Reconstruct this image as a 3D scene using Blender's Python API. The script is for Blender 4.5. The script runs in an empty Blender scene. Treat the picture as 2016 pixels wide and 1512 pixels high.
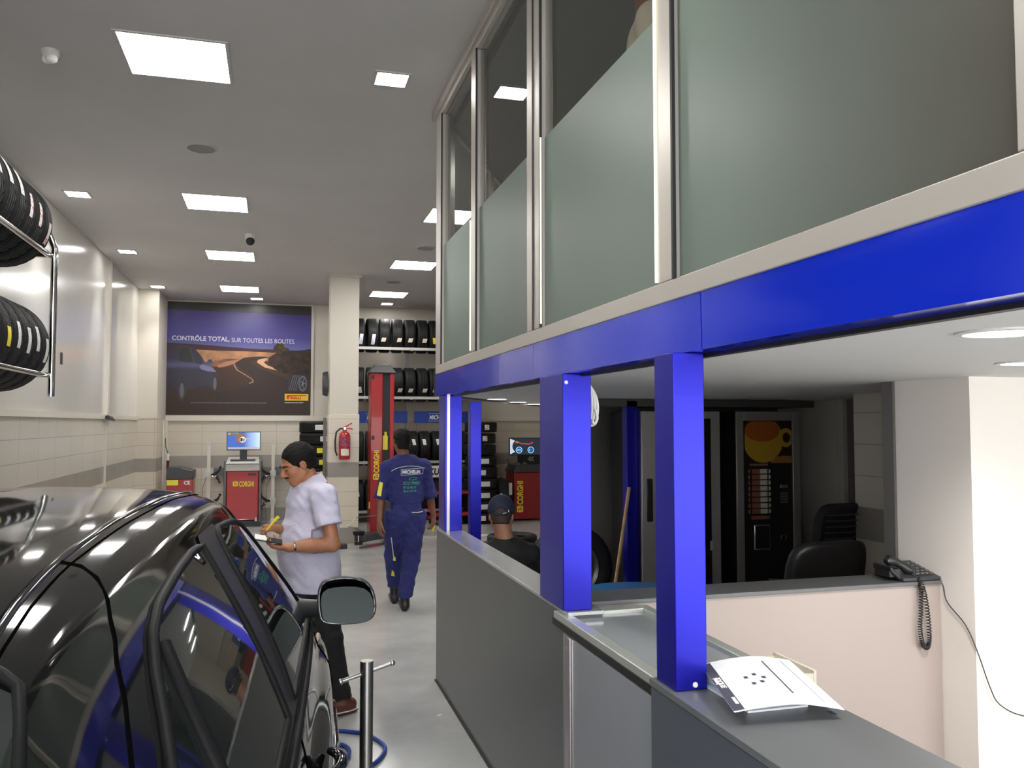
import bpy, bmesh, math, random
import numpy as np
from mathutils import Vector, Matrix, Euler
random.seed(7)
PI = math.pi
C = bpy.context.scene.collection
SC = bpy.context.scene

# ------------------------------------------------------------------ materials
def newmat(name):
    m = bpy.data.materials.new(name); m.use_nodes = True
    return m, m.node_tree, m.node_tree.nodes['Principled BSDF']

def mat(name, col, rough=.5, metal=0., coat=0., spec=.5, emit=None, es=0., noise=0., nscale=8., bump=0., bscale=60., sheen=0.):
    m, nt, b = newmat(name)
    b.inputs['Base Color'].default_value = (*col, 1)
    b.inputs['Roughness'].default_value = rough
    b.inputs['Metallic'].default_value = metal
    b.inputs['Coat Weight'].default_value = coat
    b.inputs['Coat Roughness'].default_value = .04
    b.inputs['Specular IOR Level'].default_value = spec
    b.inputs['Sheen Weight'].default_value = sheen
    if emit:
        b.inputs['Emission Color'].default_value = (*emit, 1); b.inputs['Emission Strength'].default_value = es
    if noise or bump:
        tc = nt.nodes.new('ShaderNodeTexCoord')
    if noise:
        n = nt.nodes.new('ShaderNodeTexNoise'); n.inputs['Scale'].default_value = nscale; n.inputs['Detail'].default_value = 4
        nt.links.new(tc.outputs['Object'], n.inputs['Vector'])
        r = nt.nodes.new('ShaderNodeValToRGB')
        r.color_ramp.elements[0].position = .3; r.color_ramp.elements[1].position = .7
        r.color_ramp.elements[0].color = (*[c * (1 - noise) for c in col], 1)
        r.color_ramp.elements[1].color = (*[min(1, c * (1 + noise)) for c in col], 1)
        nt.links.new(n.outputs['Fac'], r.inputs['Fac']); nt.links.new(r.outputs['Color'], b.inputs['Base Color'])
    if bump:
        n = nt.nodes.new('ShaderNodeTexNoise'); n.inputs['Scale'].default_value = bscale; n.inputs['Detail'].default_value = 3
        nt.links.new(tc.outputs['Object'], n.inputs['Vector'])
        bp = nt.nodes.new('ShaderNodeBump'); bp.inputs['Strength'].default_value = bump; bp.inputs['Distance'].default_value = .01
        nt.links.new(n.outputs['Fac'], bp.inputs['Height']); nt.links.new(bp.outputs['Normal'], b.inputs['Normal'])
    return m

def math_node(nt, op, a, b=None, c=None):
    n = nt.nodes.new('ShaderNodeMath'); n.operation = op
    for i, v in enumerate((a, b, c)):
        if v is None: continue
        if isinstance(v, (int, float)): n.inputs[i].default_value = v
        else: nt.links.new(v, n.inputs[i])
    return n.outputs[0]

def tile_mat(name, axis, col=(.62, .55, .45), stripe=(.27, .245, .215), rough=.25, base_band=True):
    """glazed wall tiles 0.65 x 0.22 m with one darker course between 1.00 and 1.22 m"""
    m, nt, b = newmat(name)
    tc = nt.nodes.new('ShaderNodeTexCoord'); sp = nt.nodes.new('ShaderNodeSeparateXYZ'); cb = nt.nodes.new('ShaderNodeCombineXYZ')
    nt.links.new(tc.outputs['Object'], sp.inputs[0])
    nt.links.new(sp.outputs[axis], cb.inputs[0])
    zz = math_node(nt, 'ADD', sp.outputs[2], -.12)
    nt.links.new(zz, cb.inputs[1])
    br = nt.nodes.new('ShaderNodeTexBrick'); br.offset = 0; br.inputs['Scale'].default_value = 1
    br.inputs['Brick Width'].default_value = .66; br.inputs['Row Height'].default_value = .22
    br.inputs['Mortar Size'].default_value = .0035; br.inputs['Bias'].default_value = 0
    br.inputs['Color1'].default_value = (*col, 1); br.inputs['Color2'].default_value = (*[c * .96 for c in col], 1)
    br.inputs['Mortar'].default_value = (*[c * .62 for c in col], 1)
    nt.links.new(cb.outputs[0], br.inputs['Vector'])
    g1 = math_node(nt, 'GREATER_THAN', sp.outputs[2], 1.0); g2 = math_node(nt, 'LESS_THAN', sp.outputs[2], 1.22)
    band = math_node(nt, 'MULTIPLY', g1, g2)
    if base_band:
        band = math_node(nt, 'MAXIMUM', band, math_node(nt, 'LESS_THAN', sp.outputs[2], .24))
    mx = nt.nodes.new('ShaderNodeMixRGB'); nt.links.new(band, mx.inputs[0]); nt.links.new(br.outputs['Color'], mx.inputs[1])
    ns = nt.nodes.new('ShaderNodeTexNoise'); ns.inputs['Scale'].default_value = 3; nt.links.new(tc.outputs['Object'], ns.inputs['Vector'])
    mx2 = nt.nodes.new('ShaderNodeMixRGB'); mx2.inputs[1].default_value = (*stripe, 1); mx2.inputs[2].default_value = (*[c * 1.25 for c in stripe], 1)
    nt.links.new(ns.outputs['Fac'], mx2.inputs[0]); nt.links.new(mx2.outputs[0], mx.inputs[2])
    nt.links.new(mx.outputs[0], b.inputs['Base Color']); b.inputs['Roughness'].default_value = rough
    return m

def grad_mat(name, axis, stops, rough=.4, lo=0., hi=1., emit=0.):
    """colour ramp along one object axis (printed gradients on a poster or a screen)"""
    m, nt, b = newmat(name)
    tc = nt.nodes.new('ShaderNodeTexCoord'); sp = nt.nodes.new('ShaderNodeSeparateXYZ'); nt.links.new(tc.outputs['Object'], sp.inputs[0])
    mr = nt.nodes.new('ShaderNodeMapRange'); mr.inputs[1].default_value = lo; mr.inputs[2].default_value = hi
    nt.links.new(sp.outputs[axis], mr.inputs[0])
    r = nt.nodes.new('ShaderNodeValToRGB'); nt.links.new(mr.outputs[0], r.inputs[0])
    e = r.color_ramp.elements
    e[0].position, e[0].color = stops[0][0], (*stops[0][1], 1); e[1].position, e[1].color = stops[-1][0], (*stops[-1][1], 1)
    for p, c in stops[1:-1]:
        k = e.new(p); k.color = (*c, 1)
    nt.links.new(r.outputs[0], b.inputs['Base Color']); b.inputs['Roughness'].default_value = rough
    if emit:
        nt.links.new(r.outputs[0], b.inputs['Emission Color']); b.inputs['Emission Strength'].default_value = emit
    return m

def floor_mat():
    m, nt, b = newmat('epoxy_floor')
    tc = nt.nodes.new('ShaderNodeTexCoord')
    n = nt.nodes.new('ShaderNodeTexNoise'); n.inputs['Scale'].default_value = 1.6; n.inputs['Detail'].default_value = 6; n.inputs['Roughness'].default_value = .6
    nt.links.new(tc.outputs['Object'], n.inputs['Vector'])
    r = nt.nodes.new('ShaderNodeValToRGB'); r.color_ramp.elements[0].position = .3; r.color_ramp.elements[1].position = .7
    r.color_ramp.elements[0].color = (.35, .355, .35, 1); r.color_ramp.elements[1].color = (.47, .47, .455, 1)
    nt.links.new(n.outputs['Fac'], r.inputs[0]); nt.links.new(r.outputs[0], b.inputs['Base Color'])
    r2 = nt.nodes.new('ShaderNodeMapRange'); r2.inputs[3].default_value = .10; r2.inputs[4].default_value = .3
    nt.links.new(n.outputs['Fac'], r2.inputs[0]); nt.links.new(r2.outputs[0], b.inputs['Roughness'])
    return m

def frosted_mat():
    m, nt, b = newmat('frosted_film')
    out = nt.nodes['Material Output']
    b.inputs['Base Color'].default_value = (.235, .285, .25, 1); b.inputs['Roughness'].default_value = .38
    tr = nt.nodes.new('ShaderNodeBsdfTranslucent'); tr.inputs[0].default_value = (.50, .58, .48, 1)
    mx = nt.nodes.new('ShaderNodeMixShader'); mx.inputs[0].default_value = .45
    nt.links.new(b.outputs[0], mx.inputs[1]); nt.links.new(tr.outputs[0], mx.inputs[2]); nt.links.new(mx.outputs[0], out.inputs[0])
    return m

def clear_glass_mat(name='clear_glass', tint=(.80, .81, .80), refl=.5):
    m, nt, b = newmat(name)
    out = nt.nodes['Material Output']
    t = nt.nodes.new('ShaderNodeBsdfTransparent'); t.inputs[0].default_value = (*tint, 1)
    g = nt.nodes.new('ShaderNodeBsdfGlossy'); g.inputs['Roughness'].default_value = .0; g.inputs[0].default_value = (.9, .9, .9, 1)
    lw = nt.nodes.new('ShaderNodeLayerWeight'); lw.inputs[0].default_value = .5
    fr = math_node(nt, 'ADD', math_node(nt, 'MULTIPLY', math_node(nt, 'POWER', lw.outputs['Facing'], 5.0), .55 * refl * 2), .035)
    mx = nt.nodes.new('ShaderNodeMixShader'); nt.links.new(fr, mx.inputs[0])
    nt.links.new(t.outputs[0], mx.inputs[1]); nt.links.new(g.outputs[0], mx.inputs[2]); nt.links.new(mx.outputs[0], out.inputs[0])
    return m

def label_mat(name, base, ink, scale=40., cover=.5):
    """printed paper label: rows of small dark print"""
    m, nt, b = newmat(name)
    tc = nt.nodes.new('ShaderNodeTexCoord')
    v = nt.nodes.new('ShaderNodeTexVoronoi'); v.inputs['Scale'].default_value = scale
    nt.links.new(tc.outputs['Object'], v.inputs['Vector'])
    r = nt.nodes.new('ShaderNodeValToRGB'); r.color_ramp.interpolation = 'CONSTANT'
    r.color_ramp.elements[0].color = (*ink, 1); r.color_ramp.elements[1].color = (*base, 1); r.color_ramp.elements[1].position = cover
    nt.links.new(v.outputs['Distance'], r.inputs[0]); nt.links.new(r.outputs[0], b.inputs['Base Color'])
    b.inputs['Roughness'].default_value = .5
    return m

M = {}
M['floor'] = floor_mat()
M['ceiling'] = mat('ceiling_paint', (.60, .575, .565), .75, noise=.03, nscale=1.2)
M['wall_gloss'] = mat('glossy_wall_panel', (.72, .70, .65), .16, coat=.3, bump=.06, bscale=1.3)
M['plaster'] = mat('cream_plaster', (.66, .61, .53), .6)
M['tile_y'] = tile_mat('wall_tiles_side', 1, col=(.56, .52, .45))
M['tile_x'] = tile_mat('wall_tiles_back', 0)
M['tile_col'] = tile_mat('column_tiles', 0, col=(.70, .62, .50))
M['trim'] = mat('cream_trim', (.68, .63, .55), .4)
M['white_wall'] = mat('white_wall', (.90, .84, .78), .6)
M['soffit'] = mat('soffit_paint', (.72, .72, .71), .6)
M['blue'] = mat('blue_lacquer', (.005, .026, .56), .14, metal=.25, coat=.2, bump=.03, bscale=1.5)
M['blue_post'] = mat('blue_satin', (.011, .010, .36), .30, metal=.6, coat=.04)
M['alu'] = mat('anodised_frame', (.50, .465, .42), .38, metal=.55)
M['alu_bright'] = mat('bright_aluminium', (.50, .47, .47), .35, metal=.95)
M['gasket'] = mat('black_gasket', (.012, .012, .012), .5)
M['slate'] = mat('slate_laminate', (.078, .081, .084), .33, noise=.06, nscale=2)
M['slate_light'] = mat('light_slate_laminate', (.24, .25, .265), .38, noise=.05, nscale=2)
M['slate_top'] = mat('slate_worktop', (.12, .124, .128), .3)
M['beige_panel'] = mat('beige_laminate', (.42, .35, .315), .5)
M['frost'] = frosted_mat()
M['frost_reflection'] = frosted_mat()  # near panes: brown reflection painted into the film colour along Y
_nt = M['frost_reflection'].node_tree; _b = _nt.nodes['Principled BSDF']; _tc = _nt.nodes.new('ShaderNodeTexCoord'); _sp = _nt.nodes.new('ShaderNodeSeparateXYZ')
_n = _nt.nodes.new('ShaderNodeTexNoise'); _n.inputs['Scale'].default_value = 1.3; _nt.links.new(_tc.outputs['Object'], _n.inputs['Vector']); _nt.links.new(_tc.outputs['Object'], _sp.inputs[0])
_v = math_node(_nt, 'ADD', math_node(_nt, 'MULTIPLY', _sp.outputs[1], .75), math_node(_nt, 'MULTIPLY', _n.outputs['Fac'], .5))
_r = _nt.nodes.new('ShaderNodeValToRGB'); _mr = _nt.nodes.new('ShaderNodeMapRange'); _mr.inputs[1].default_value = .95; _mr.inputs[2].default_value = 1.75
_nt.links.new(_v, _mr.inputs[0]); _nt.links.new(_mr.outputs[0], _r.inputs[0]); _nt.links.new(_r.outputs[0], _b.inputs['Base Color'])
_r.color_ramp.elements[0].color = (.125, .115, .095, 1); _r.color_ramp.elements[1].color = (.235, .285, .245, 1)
M['glass'] = clear_glass_mat()
M['led'] = mat('led_diffuser', (1, 1, 1), .5, emit=(1, .985, .96), es=20.)
M['led_small'] = mat('small_led_diffuser', (1, 1, 1), .5, emit=(1, .98, .95), es=24.)
M['led_round'] = mat('round_led_diffuser', (1, 1, 1), .5, emit=(1, .98, .96), es=7.)
M['white_plastic'] = mat('white_plastic', (.75, .74, .72), .4)
M['black_plastic'] = mat('black_plastic', (.015, .015, .016), .35)
M['dark_plastic'] = mat('dark_grey_plastic', (.045, .046, .05), .4)
M['rubber'] = mat('tyre_rubber', (.010, .010, .0105), .62, spec=.3, noise=.3, nscale=10)
M['chrome'] = mat('polished_steel', (.72, .71, .69), .10, metal=1.)
M['steel'] = mat('brushed_steel', (.52, .51, .49), .30, metal=1.)
M['red'] = mat('red_enamel', (.42, .018, .022), .3, coat=.3)
M['red_dark'] = mat('dark_red_enamel', (.27, .01, .012), .35, coat=.2)
M['yellow'] = mat('yellow_print', (.85, .66, .03), .5)
M['yellow_paper'] = mat('yellow_paper', (.86, .78, .08), .6)
M['white_paper'] = mat('white_paper', (.85, .84, .83), .6)
M['skin_a'] = mat('skin_tan', (.42, .175, .085), .5, noise=.12, nscale=18)
M['skin_b'] = mat('skin_brown', (.22, .095, .055), .5, noise=.12, nscale=18)
M['skin_c'] = mat('skin_warm', (.36, .17, .10), .5, noise=.1, nscale=18)
M['hair'] = mat('black_hair', (.007, .0055, .005), .6, spec=.2, bump=.5, bscale=220)
M['shirt'] = mat('pale_lilac_cotton', (.63, .60, .74), .8, bump=.25, bscale=120, noise=.04, nscale=10)
M['coverall'] = mat('royal_blue_cotton', (.018, .022, .135), .8, bump=.25, bscale=140, noise=.2, nscale=7)
M['black_cloth'] = mat('black_cloth', (.012, .012, .013), .8, bump=.2, bscale=150)
M['navy'] = mat('navy_cloth', (.010, .014, .035), .75, bump=.2, bscale=200)
M['brown_leather'] = mat('brown_leather', (.12, .035, .022), .45)
M['black_leather'] = mat('black_leather', (.014, .013, .013), .36, bump=.12, bscale=90)
M['car_paint'] = mat('black_car_paint', (.0050, .0050, .0053), .06, coat=.25, spec=.45)
M['car_glass'] = mat('tinted_car_glass', (.010, .013, .012), .015, spec=.9, coat=.6)
M['car_rubber'] = mat('window_rubber', (.006, .006, .006), .5, spec=.12)
M['gap'] = mat('panel_gap', (.002, .002, .002), .9, spec=.0)
M['mirror'] = mat('mirror_glass', (.095, .115, .115), .02, metal=1.)
M['blue_hose'] = mat('blue_hose', (.01, .05, .30), .35)
M['wood'] = mat('pale_wood', (.48, .30, .15), .5, noise=.2, nscale=12)
M['blue_sign'] = mat('blue_sign', (.012, .045, .26), .4)
M['machine_grey'] = mat('machine_grey', (.16, .155, .15), .45, metal=.3)
M['light_grey'] = mat('light_grey_plastic', (.55, .54, .51), .4)
M['table_blue'] = mat('sky_blue_laminate', (.04, .22, .55), .3)
M['lab_white'] = label_mat('white_label_print', (.78, .78, .76), (.10, .10, .12), 70., .22)
M['lab_cream'] = label_mat('cream_label_print', (.80, .70, .58), (.35, .12, .10), 60., .2)
M['lab_yellow'] = label_mat('yellow_label_print', (.86, .76, .04), (.25, .2, .02), 60., .12)
M['lab_red'] = label_mat('red_label_print', (.80, .74, .72), (.60, .03, .04), 40., .34)
M['lab_blue'] = label_mat('blue_label_print', (.78, .80, .84), (.08, .12, .45), 60., .28)

# ------------------------------------------------------------------ mesh helpers
def chain_off(p):
    """world offset of a chain of unrotated parents; zero for things built in their own space"""
    v = Vector((0, 0, 0))
    while p:
        if p.get('local'): return Vector((0, 0, 0))
        v += p.location; p = p.parent
    return v

class MB:
    """collects shapes, then links them as one mesh object"""
    def __init__(s): s.v = []; s.f = []; s.mi = []; s.cur = 0
    def add(s, vs, fs):
        o = len(s.v); s.v += [tuple(p) for p in vs]; s.f += [tuple(i + o for i in f) for f in fs]; s.mi += [s.cur] * len(fs); return s
    def box(s, x0, x1, y0, y1, z0, z1):
        x0, x1 = sorted((x0, x1)); y0, y1 = sorted((y0, y1)); z0, z1 = sorted((z0, z1))
        v = [(x, y, z) for z in (z0, z1) for y in (y0, y1) for x in (x0, x1)]
        return s.add(v, [(0, 2, 3, 1), (4, 5, 7, 6), (0, 1, 5, 4), (2, 6, 7, 3), (0, 4, 6, 2), (1, 3, 7, 5)])
    def prism(s, pts, z0, z1):
        """vertical prism over a polygon of xy points (counter-clockwise)"""
        n = len(pts)
        v = [(x, y, z0) for x, y in pts] + [(x, y, z1) for x, y in pts]
        return s.add(v, [tuple(range(n))[::-1], tuple(range(n, 2 * n))] + [(i, (i + 1) % n, n + (i + 1) % n, n + i) for i in range(n)])
    def extr(s, pts3, d):
        n = len(pts3); d = Vector(d)
        v = [tuple(p) for p in pts3] + [tuple(Vector(p) + d) for p in pts3]
        return s.add(v, [tuple(range(n))[::-1], tuple(range(n, 2 * n))] + [(i, (i + 1) % n, n + (i + 1) % n, n + i) for i in range(n)])
    def tube(s, path, r, n=10, caps=True, closed=False):
        P_ = [Vector(p) for p in path]; rs = r if isinstance(r, (list, tuple)) else [r] * len(P_)
        rings = []; prev = None
        for i, p in enumerate(P_):
            if closed: t = (P_[(i + 1) % len(P_)] - P_[i - 1])
            else: t = (P_[min(i + 1, len(P_) - 1)] - P_[max(i - 1, 0)])
            t.normalize()
            if prev is None:
                a = Vector((0, 0, 1)) if abs(t.z) < .9 else Vector((1, 0, 0)); u = t.cross(a).normalized()
            else:
                u = (prev - t * prev.dot(t)).normalized()
            prev = u; w = t.cross(u)
            rings.append([p + u * (rs[i] * math.cos(2 * PI * k / n)) + w * (rs[i] * math.sin(2 * PI * k / n)) for k in range(n)])
        v = [q for rg in rings for q in rg]; f = []
        m = len(rings)
        for i in range(m if closed else m - 1):
            for k in range(n):
                a = i * n + k; b = i * n + (k + 1) % n; c = ((i + 1) % m) * n + (k + 1) % n; d = ((i + 1) % m) * n + k
                f.append((a, b, c, d))
        if caps and not closed:
            f.append(tuple(range(n))[::-1]); f.append(tuple(range((m - 1) * n, m * n)))
        return s.add(v, f)
    def cyl(s, a, b, r, n=20, r2=None): return s.tube([a, b], [r, r if r2 is None else r2], n)
    def lathe(s, prof, axis='Z', n=32, o=(0, 0, 0), closed=False, mod=None):
        """prof: (radius, height) points turned about an axis through o"""
        v = []; f = []; m = len(prof)
        for k in range(n):
            a = 2 * PI * k / n
            for j, (r, h) in enumerate(prof):
                if mod: r = r + mod(j, k)
                c, d = r * math.cos(a), r * math.sin(a)
                v.append({'Z': (o[0] + c, o[1] + d, o[2] + h), 'X': (o[0] + h, o[1] + c, o[2] + d), 'Y': (o[0] + d, o[1] + h, o[2] + c)}[axis])
        for k in range(n):
            k2 = (k + 1) % n
            for j in range(m if closed else m - 1):
                j2 = (j + 1) % m
                f.append((k * m + j, k2 * m + j, k2 * m + j2, k * m + j2))
        return s.add(v, f)
    def ball(s, c, r, n=16, m=10):
        rx, ry, rz = r if isinstance(r, (tuple, list)) else (r, r, r)
        v = [(c[0], c[1], c[2] - rz)]; f = []
        for i in range(1, m):
            t = -PI / 2 + PI * i / m
            for k in range(n):
                a = 2 * PI * k / n
                v.append((c[0] + rx * math.cos(t) * math.cos(a), c[1] + ry * math.cos(t) * math.sin(a), c[2] + rz * math.sin(t)))
        v.append((c[0], c[1], c[2] + rz)); T = len(v) - 1
        for k in range(n):
            f.append((0, 1 + (k + 1) % n, 1 + k)); f.append((T, 1 + (m - 2) * n + k, 1 + (m - 2) * n + (k + 1) % n))
        for i in range(m - 2):
            for k in range(n):
                a = 1 + i * n + k; b = 1 + i * n + (k + 1) % n
                f.append((a, b, b + n, a + n))
        return s.add(v, f)
    def xf(s, mtx, start=0):
        for i in range(start, len(s.v)): s.v[i] = tuple(mtx @ Vector(s.v[i]))
        return s
    def build(s, name, m, parent=None, smooth=False, bevel=0., seg=2, angle=40, loc=None):
        me = bpy.data.meshes.new(name); me.from_pydata(s.v, [], s.f)
        ms = m if isinstance(m, (list, tuple)) else [m]
        for q in ms: me.materials.append(q)
        if len(ms) > 1:
            me.polygons.foreach_set('material_index', s.mi)
        me.validate(); me.update()
        bm = bmesh.new(); bm.from_mesh(me); bmesh.ops.recalc_face_normals(bm, faces=bm.faces); bm.to_mesh(me); bm.free()
        o = bpy.data.objects.new(name, me); C.objects.link(o)
        if loc is not None:                                   # vertices are given in world space, origin moved to loc
            me.transform(Matrix.Translation(-Vector(loc))); o.location = loc
        if parent:
            o.parent = parent
            if loc is None: me.transform(Matrix.Translation(-chain_off(parent)))
        if smooth:
            me.polygons.foreach_set('use_smooth', [True] * len(me.polygons))
            try: me.set_sharp_from_angle(angle=math.radians(angle))
            except Exception: pass
        if bevel:
            b = o.modifiers.new('bevel', 'BEVEL'); b.width = bevel; b.segments = seg; b.limit_method = 'ANGLE'; b.angle_limit = math.radians(40)
            me.polygons.foreach_set('use_smooth', [True] * len(me.polygons))
            try: me.set_sharp_from_angle(angle=math.radians(40))
            except Exception: pass
        return o

def thing(name, label, cat, loc=(0, 0, 0), rotz=0., group=None, local=False):
    """Empty at a thing's base; parts are built in world space (or, with local, in its own space)"""
    o = bpy.data.objects.new(name, None); C.objects.link(o); o.empty_display_size = .05
    o.location = loc; o.rotation_euler = (0, 0, rotz)
    o['label'] = label; o['category'] = cat
    if group: o['group'] = group
    if local: o['local'] = 1
    return o

def tag(o, label, cat, group=None, kind=None):
    o['label'] = label; o['category'] = cat
    if group: o['group'] = group
    if kind: o['kind'] = kind
    return o

def struct(name, mb, m, label=None, cat=None, parent=None, **kw):
    o = mb.build(name, m, parent, **kw)
    if not parent:
        o['kind'] = 'structure'
        if label: o['label'] = label; o['category'] = cat or name.split('_')[0]
    return o

def local_clean():
    for o in bpy.data.objects:
        if 'local' in o: del o['local']

def text_mesh(body, size, bold=0., sx=1., align='LEFT', extrude=.0006, spacing=1.):
    cu = bpy.data.curves.new('t', 'FONT'); cu.body = body; cu.size = size; cu.offset = bold; cu.extrude = extrude
    cu.align_x = align; cu.space_character = spacing; cu.resolution_u = 3
    ob = bpy.data.objects.new('t', cu); C.objects.link(ob)
    bpy.context.view_layer.update()
    me = bpy.data.meshes.new_from_object(ob.evaluated_get(bpy.context.evaluated_depsgraph_get()))
    bpy.data.objects.remove(ob); bpy.data.curves.remove(cu)
    if sx != 1: me.transform(Matrix.Diagonal((sx, 1, 1, 1)))
    return me

def text(name, body, size, origin, right, up, m, parent=None, **kw):
    """flat lettering; origin = baseline start, right/up = directions in world space"""
    me = text_mesh(body, size, **kw)
    r = Vector(right).normalized(); u = Vector(up).normalized(); n = r.cross(u)
    mt = Matrix((( r.x, u.x, n.x, origin[0]), (r.y, u.y, n.y, origin[1]), (r.z, u.z, n.z, origin[2]), (0, 0, 0, 1)))
    me.transform(mt)
    me.name = name; me.materials.clear(); me.materials.append(m)
    o = bpy.data.objects.new(name, me); C.objects.link(o)
    if parent:
        o.parent = parent
        me.transform(Matrix.Translation(-chain_off(parent)))
    return o

def dup(root, loc, rotz=None, label=None, group=None, rot=None):
    r = root.copy(); C.objects.link(r); r.location = loc
    if rotz is not None: r.rotation_euler = (0, 0, rotz)
    if rot is not None: r.rotation_euler = rot
    if label: r['label'] = label
    if group: r['group'] = group
    for ch in list(root.children):
        c = ch.copy(); C.objects.link(c); c.parent = r
        for g in list(ch.children):
            d = g.copy(); C.objects.link(d); d.parent = c
    return r

ORD = ['first', 'second', 'third', 'fourth', 'fifth', 'sixth', 'seventh', 'eighth', 'ninth', 'tenth', 'eleventh', 'twelfth']
# ------------------------------------------------------------------ the building
XL, XR, YB, ZC, YF = -2.27, 6.0, 16.3, 4.08, -1.3
struct('floor', MB().box(XL - .1, XR + .1, -7, YB + .1, -.1, 0), M['floor'], 'glossy grey epoxy workshop floor', 'floor')
struct('ceiling', MB().box(XL - .1, XR + .1, YF, YB + .1, ZC, ZC + .12), M['ceiling'], 'flat grey painted ceiling with recessed lights', 'ceiling')
struct('wall_left', MB().box(XL - .1, XL, YF, YB, 0, 1.88), M['tile_y'], 'lower left wall in cream tiles with a dark tile band', 'wall')
struct('wall_left_upper', MB().box(XL - .1, XL, YF, YB, 1.88, ZC), M['wall_gloss'], 'upper left wall in glossy cream panels', 'wall')
struct('trim_1', MB().box(XL, XL + .03, YF, 15.15, 1.87, 1.93), M['trim'], 'cream trim ledge along the left wall', 'trim')
struct('trim_2', MB().box(XL, XL + .035, 12.52, 12.62, 1.93, ZC).box(XL, XL + .02, 12.52, 12.56, 0, 1.87), M['trim'], 'vertical cream cover strip on the left wall', 'trim')
struct('wall_corner', MB().box(XL, -1.95, 15.15, YB, 0, 1.93).box(XL, -1.95, 15.15, YB, 1.93, ZC), M['tile_x'], 'boxed-in corner pier left of the poster', 'wall')
struct('wall_corner_upper', MB().box(XL, -1.945, 15.145, YB, 1.90, ZC), M['plaster'], 'plastered upper half of the corner pier', 'wall')
struct('wall_back', MB().box(XL, XR, YB, YB + .1, 0, 1.93), M['tile_x'], 'tiled lower part of the back wall with a dark tile band', 'wall')
struct('wall_back_upper', MB().box(XL, XR, YB, YB + .1, 1.93, ZC), M['plaster'], 'plastered cream upper part of the back wall', 'wall')
struct('trim_3', MB().box(-1.95, XR, YB - .05, YB, 1.86, 1.95), M['trim'], 'cream trim ledge along the back wall', 'trim')
struct('trim_4', MB().box(-1.95, -1.90, 16.24, YB, 0, 1.86).box(-1.945, -1.915, 15.9, 15.93, .2, 1.86), M['trim'], 'vertical cream conduit below the poster corner', 'trim')
struct('wall_right', MB().box(XR, XR + .1, YF, YB, 0, ZC), M['plaster'], 'far right plastered wall', 'wall')
# column
struct('wall_column', MB().box(.75, 1.21, 12.87, 13.33, 0, 1.95), M['tile_col'], 'tiled lower half of the square column', 'wall', bevel=.006)
struct('wall_column_upper', MB().box(.765, 1.195, 12.885, 13.315, 1.95, ZC - .03).box(.73, 1.23, 12.85, 13.35, ZC - .035, ZC), M['plaster'], 'plastered upper half of the square column', 'wall')
struct('trim_5', MB().box(.70, .745, 13.34, 13.38, 0, 1.9), M['machine_grey'], 'grey metal edge strip behind the column', 'trim')
# cross wall and waiting corner on the right
struct('wall_cross', MB().box(3.52, 3.86, 8.9, 9.2, 0, 2.2), M['tile_x'], 'tiled cross wall seen beside the white cable', 'wall')
struct('trim_6', MB().box(3.86, 4.05, 8.86, 9.2, 0, 2.1), mat('dark_door_frame', (.09, .085, .08), .5), 'dark frame at the end of the cross wall', 'trim')
struct('wall_waiting', MB().box(2.55, 5.2, 7.35, 7.45, 0, 2.2), mat('dark_back_wall', (.10, .095, .09), .6), 'dark back wall of the waiting corner', 'wall')
struct('wall_side', MB().box(3.95, 4.05, 3.52, 5.05, 0, 2.2), M['tile_y'], 'tiled side wall behind the reception desk', 'wall')
struct('wall_recess', MB().box(4.85, 4.95, 5.05, 7.4, 0, 2.2).box(4.05, 4.95, 4.95, 5.05, 0, 2.2), M['plaster'], 'recessed wall beside the coffee machine', 'wall')
door = struct('door_1', MB().box(4.78, 4.85, 5.25, 6.25, 0, 2.1), mat('dark_door_paint', (.16, .15, .14), .5), 'grey framed glass door in the recess', 'door')
struct('door_frame', MB().box(4.74, 4.79, 5.2, 5.3, 0, 2.12).box(4.74, 4.79, 6.2, 6.3, 0, 2.12).box(4.74, 4.79, 5.2, 6.3, 2.05, 2.12), M['light_grey'], parent=door)
struct('pane', MB().box(4.765, 4.775, 5.75, 6.05, .9, 2.0), mat('dark_pane', (.02, .02, .015), .1), parent=door)
struct('door_handle', MB().cyl((4.78, 5.4, 1.0), (4.70, 5.4, 1.0), .012).cyl((4.70, 5.39, 1.0), (4.70, 5.55, 1.0), .012), M['steel'], parent=door)
struct('wall_front', MB().box(3.0, XR, 3.05, 3.52, 0, 2.015), M['white_wall'], 'white rendered wall block beside the reception desk, lit by daylight', 'wall')
struct('trim_7', MB().box(2.985, 3.05, 3.52, 3.60, 0, 2.015).box(3.05, 3.95, 3.53, 3.57, 1.98, 2.015), M['machine_grey'], 'grey metal jamb at the end of the white wall', 'trim')

# mezzanine slab and soffit
slab = [(1.16, YF), (XR, YF), (XR, 9.05), (2.9, 9.05), (1.16, 5.98)]
struct('ceiling_mezzanine', MB().prism(slab, 2.015, 2.18), M['soffit'], 'white soffit under the mezzanine office', 'ceiling')
dg = Vector((2.9 - 1.16, 9.05 - 5.98, 0)).normalized(); nn = Vector((-dg.y, dg.x, 0)) * .02
def strip(a, b, w, z0, z1):
    return [(a[0], a[1]), (b[0], b[1]), (b[0] + w.x, b[1] + w.y), (a[0] + w.x, a[1] + w.y)]
struct('trim_8', MB().prism(strip((1.1, 5.9), (2.88, 9.05), nn, 0, 0), 2.0, 2.19), M['black_plastic'], 'dark edge of the mezzanine slab', 'trim')

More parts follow.
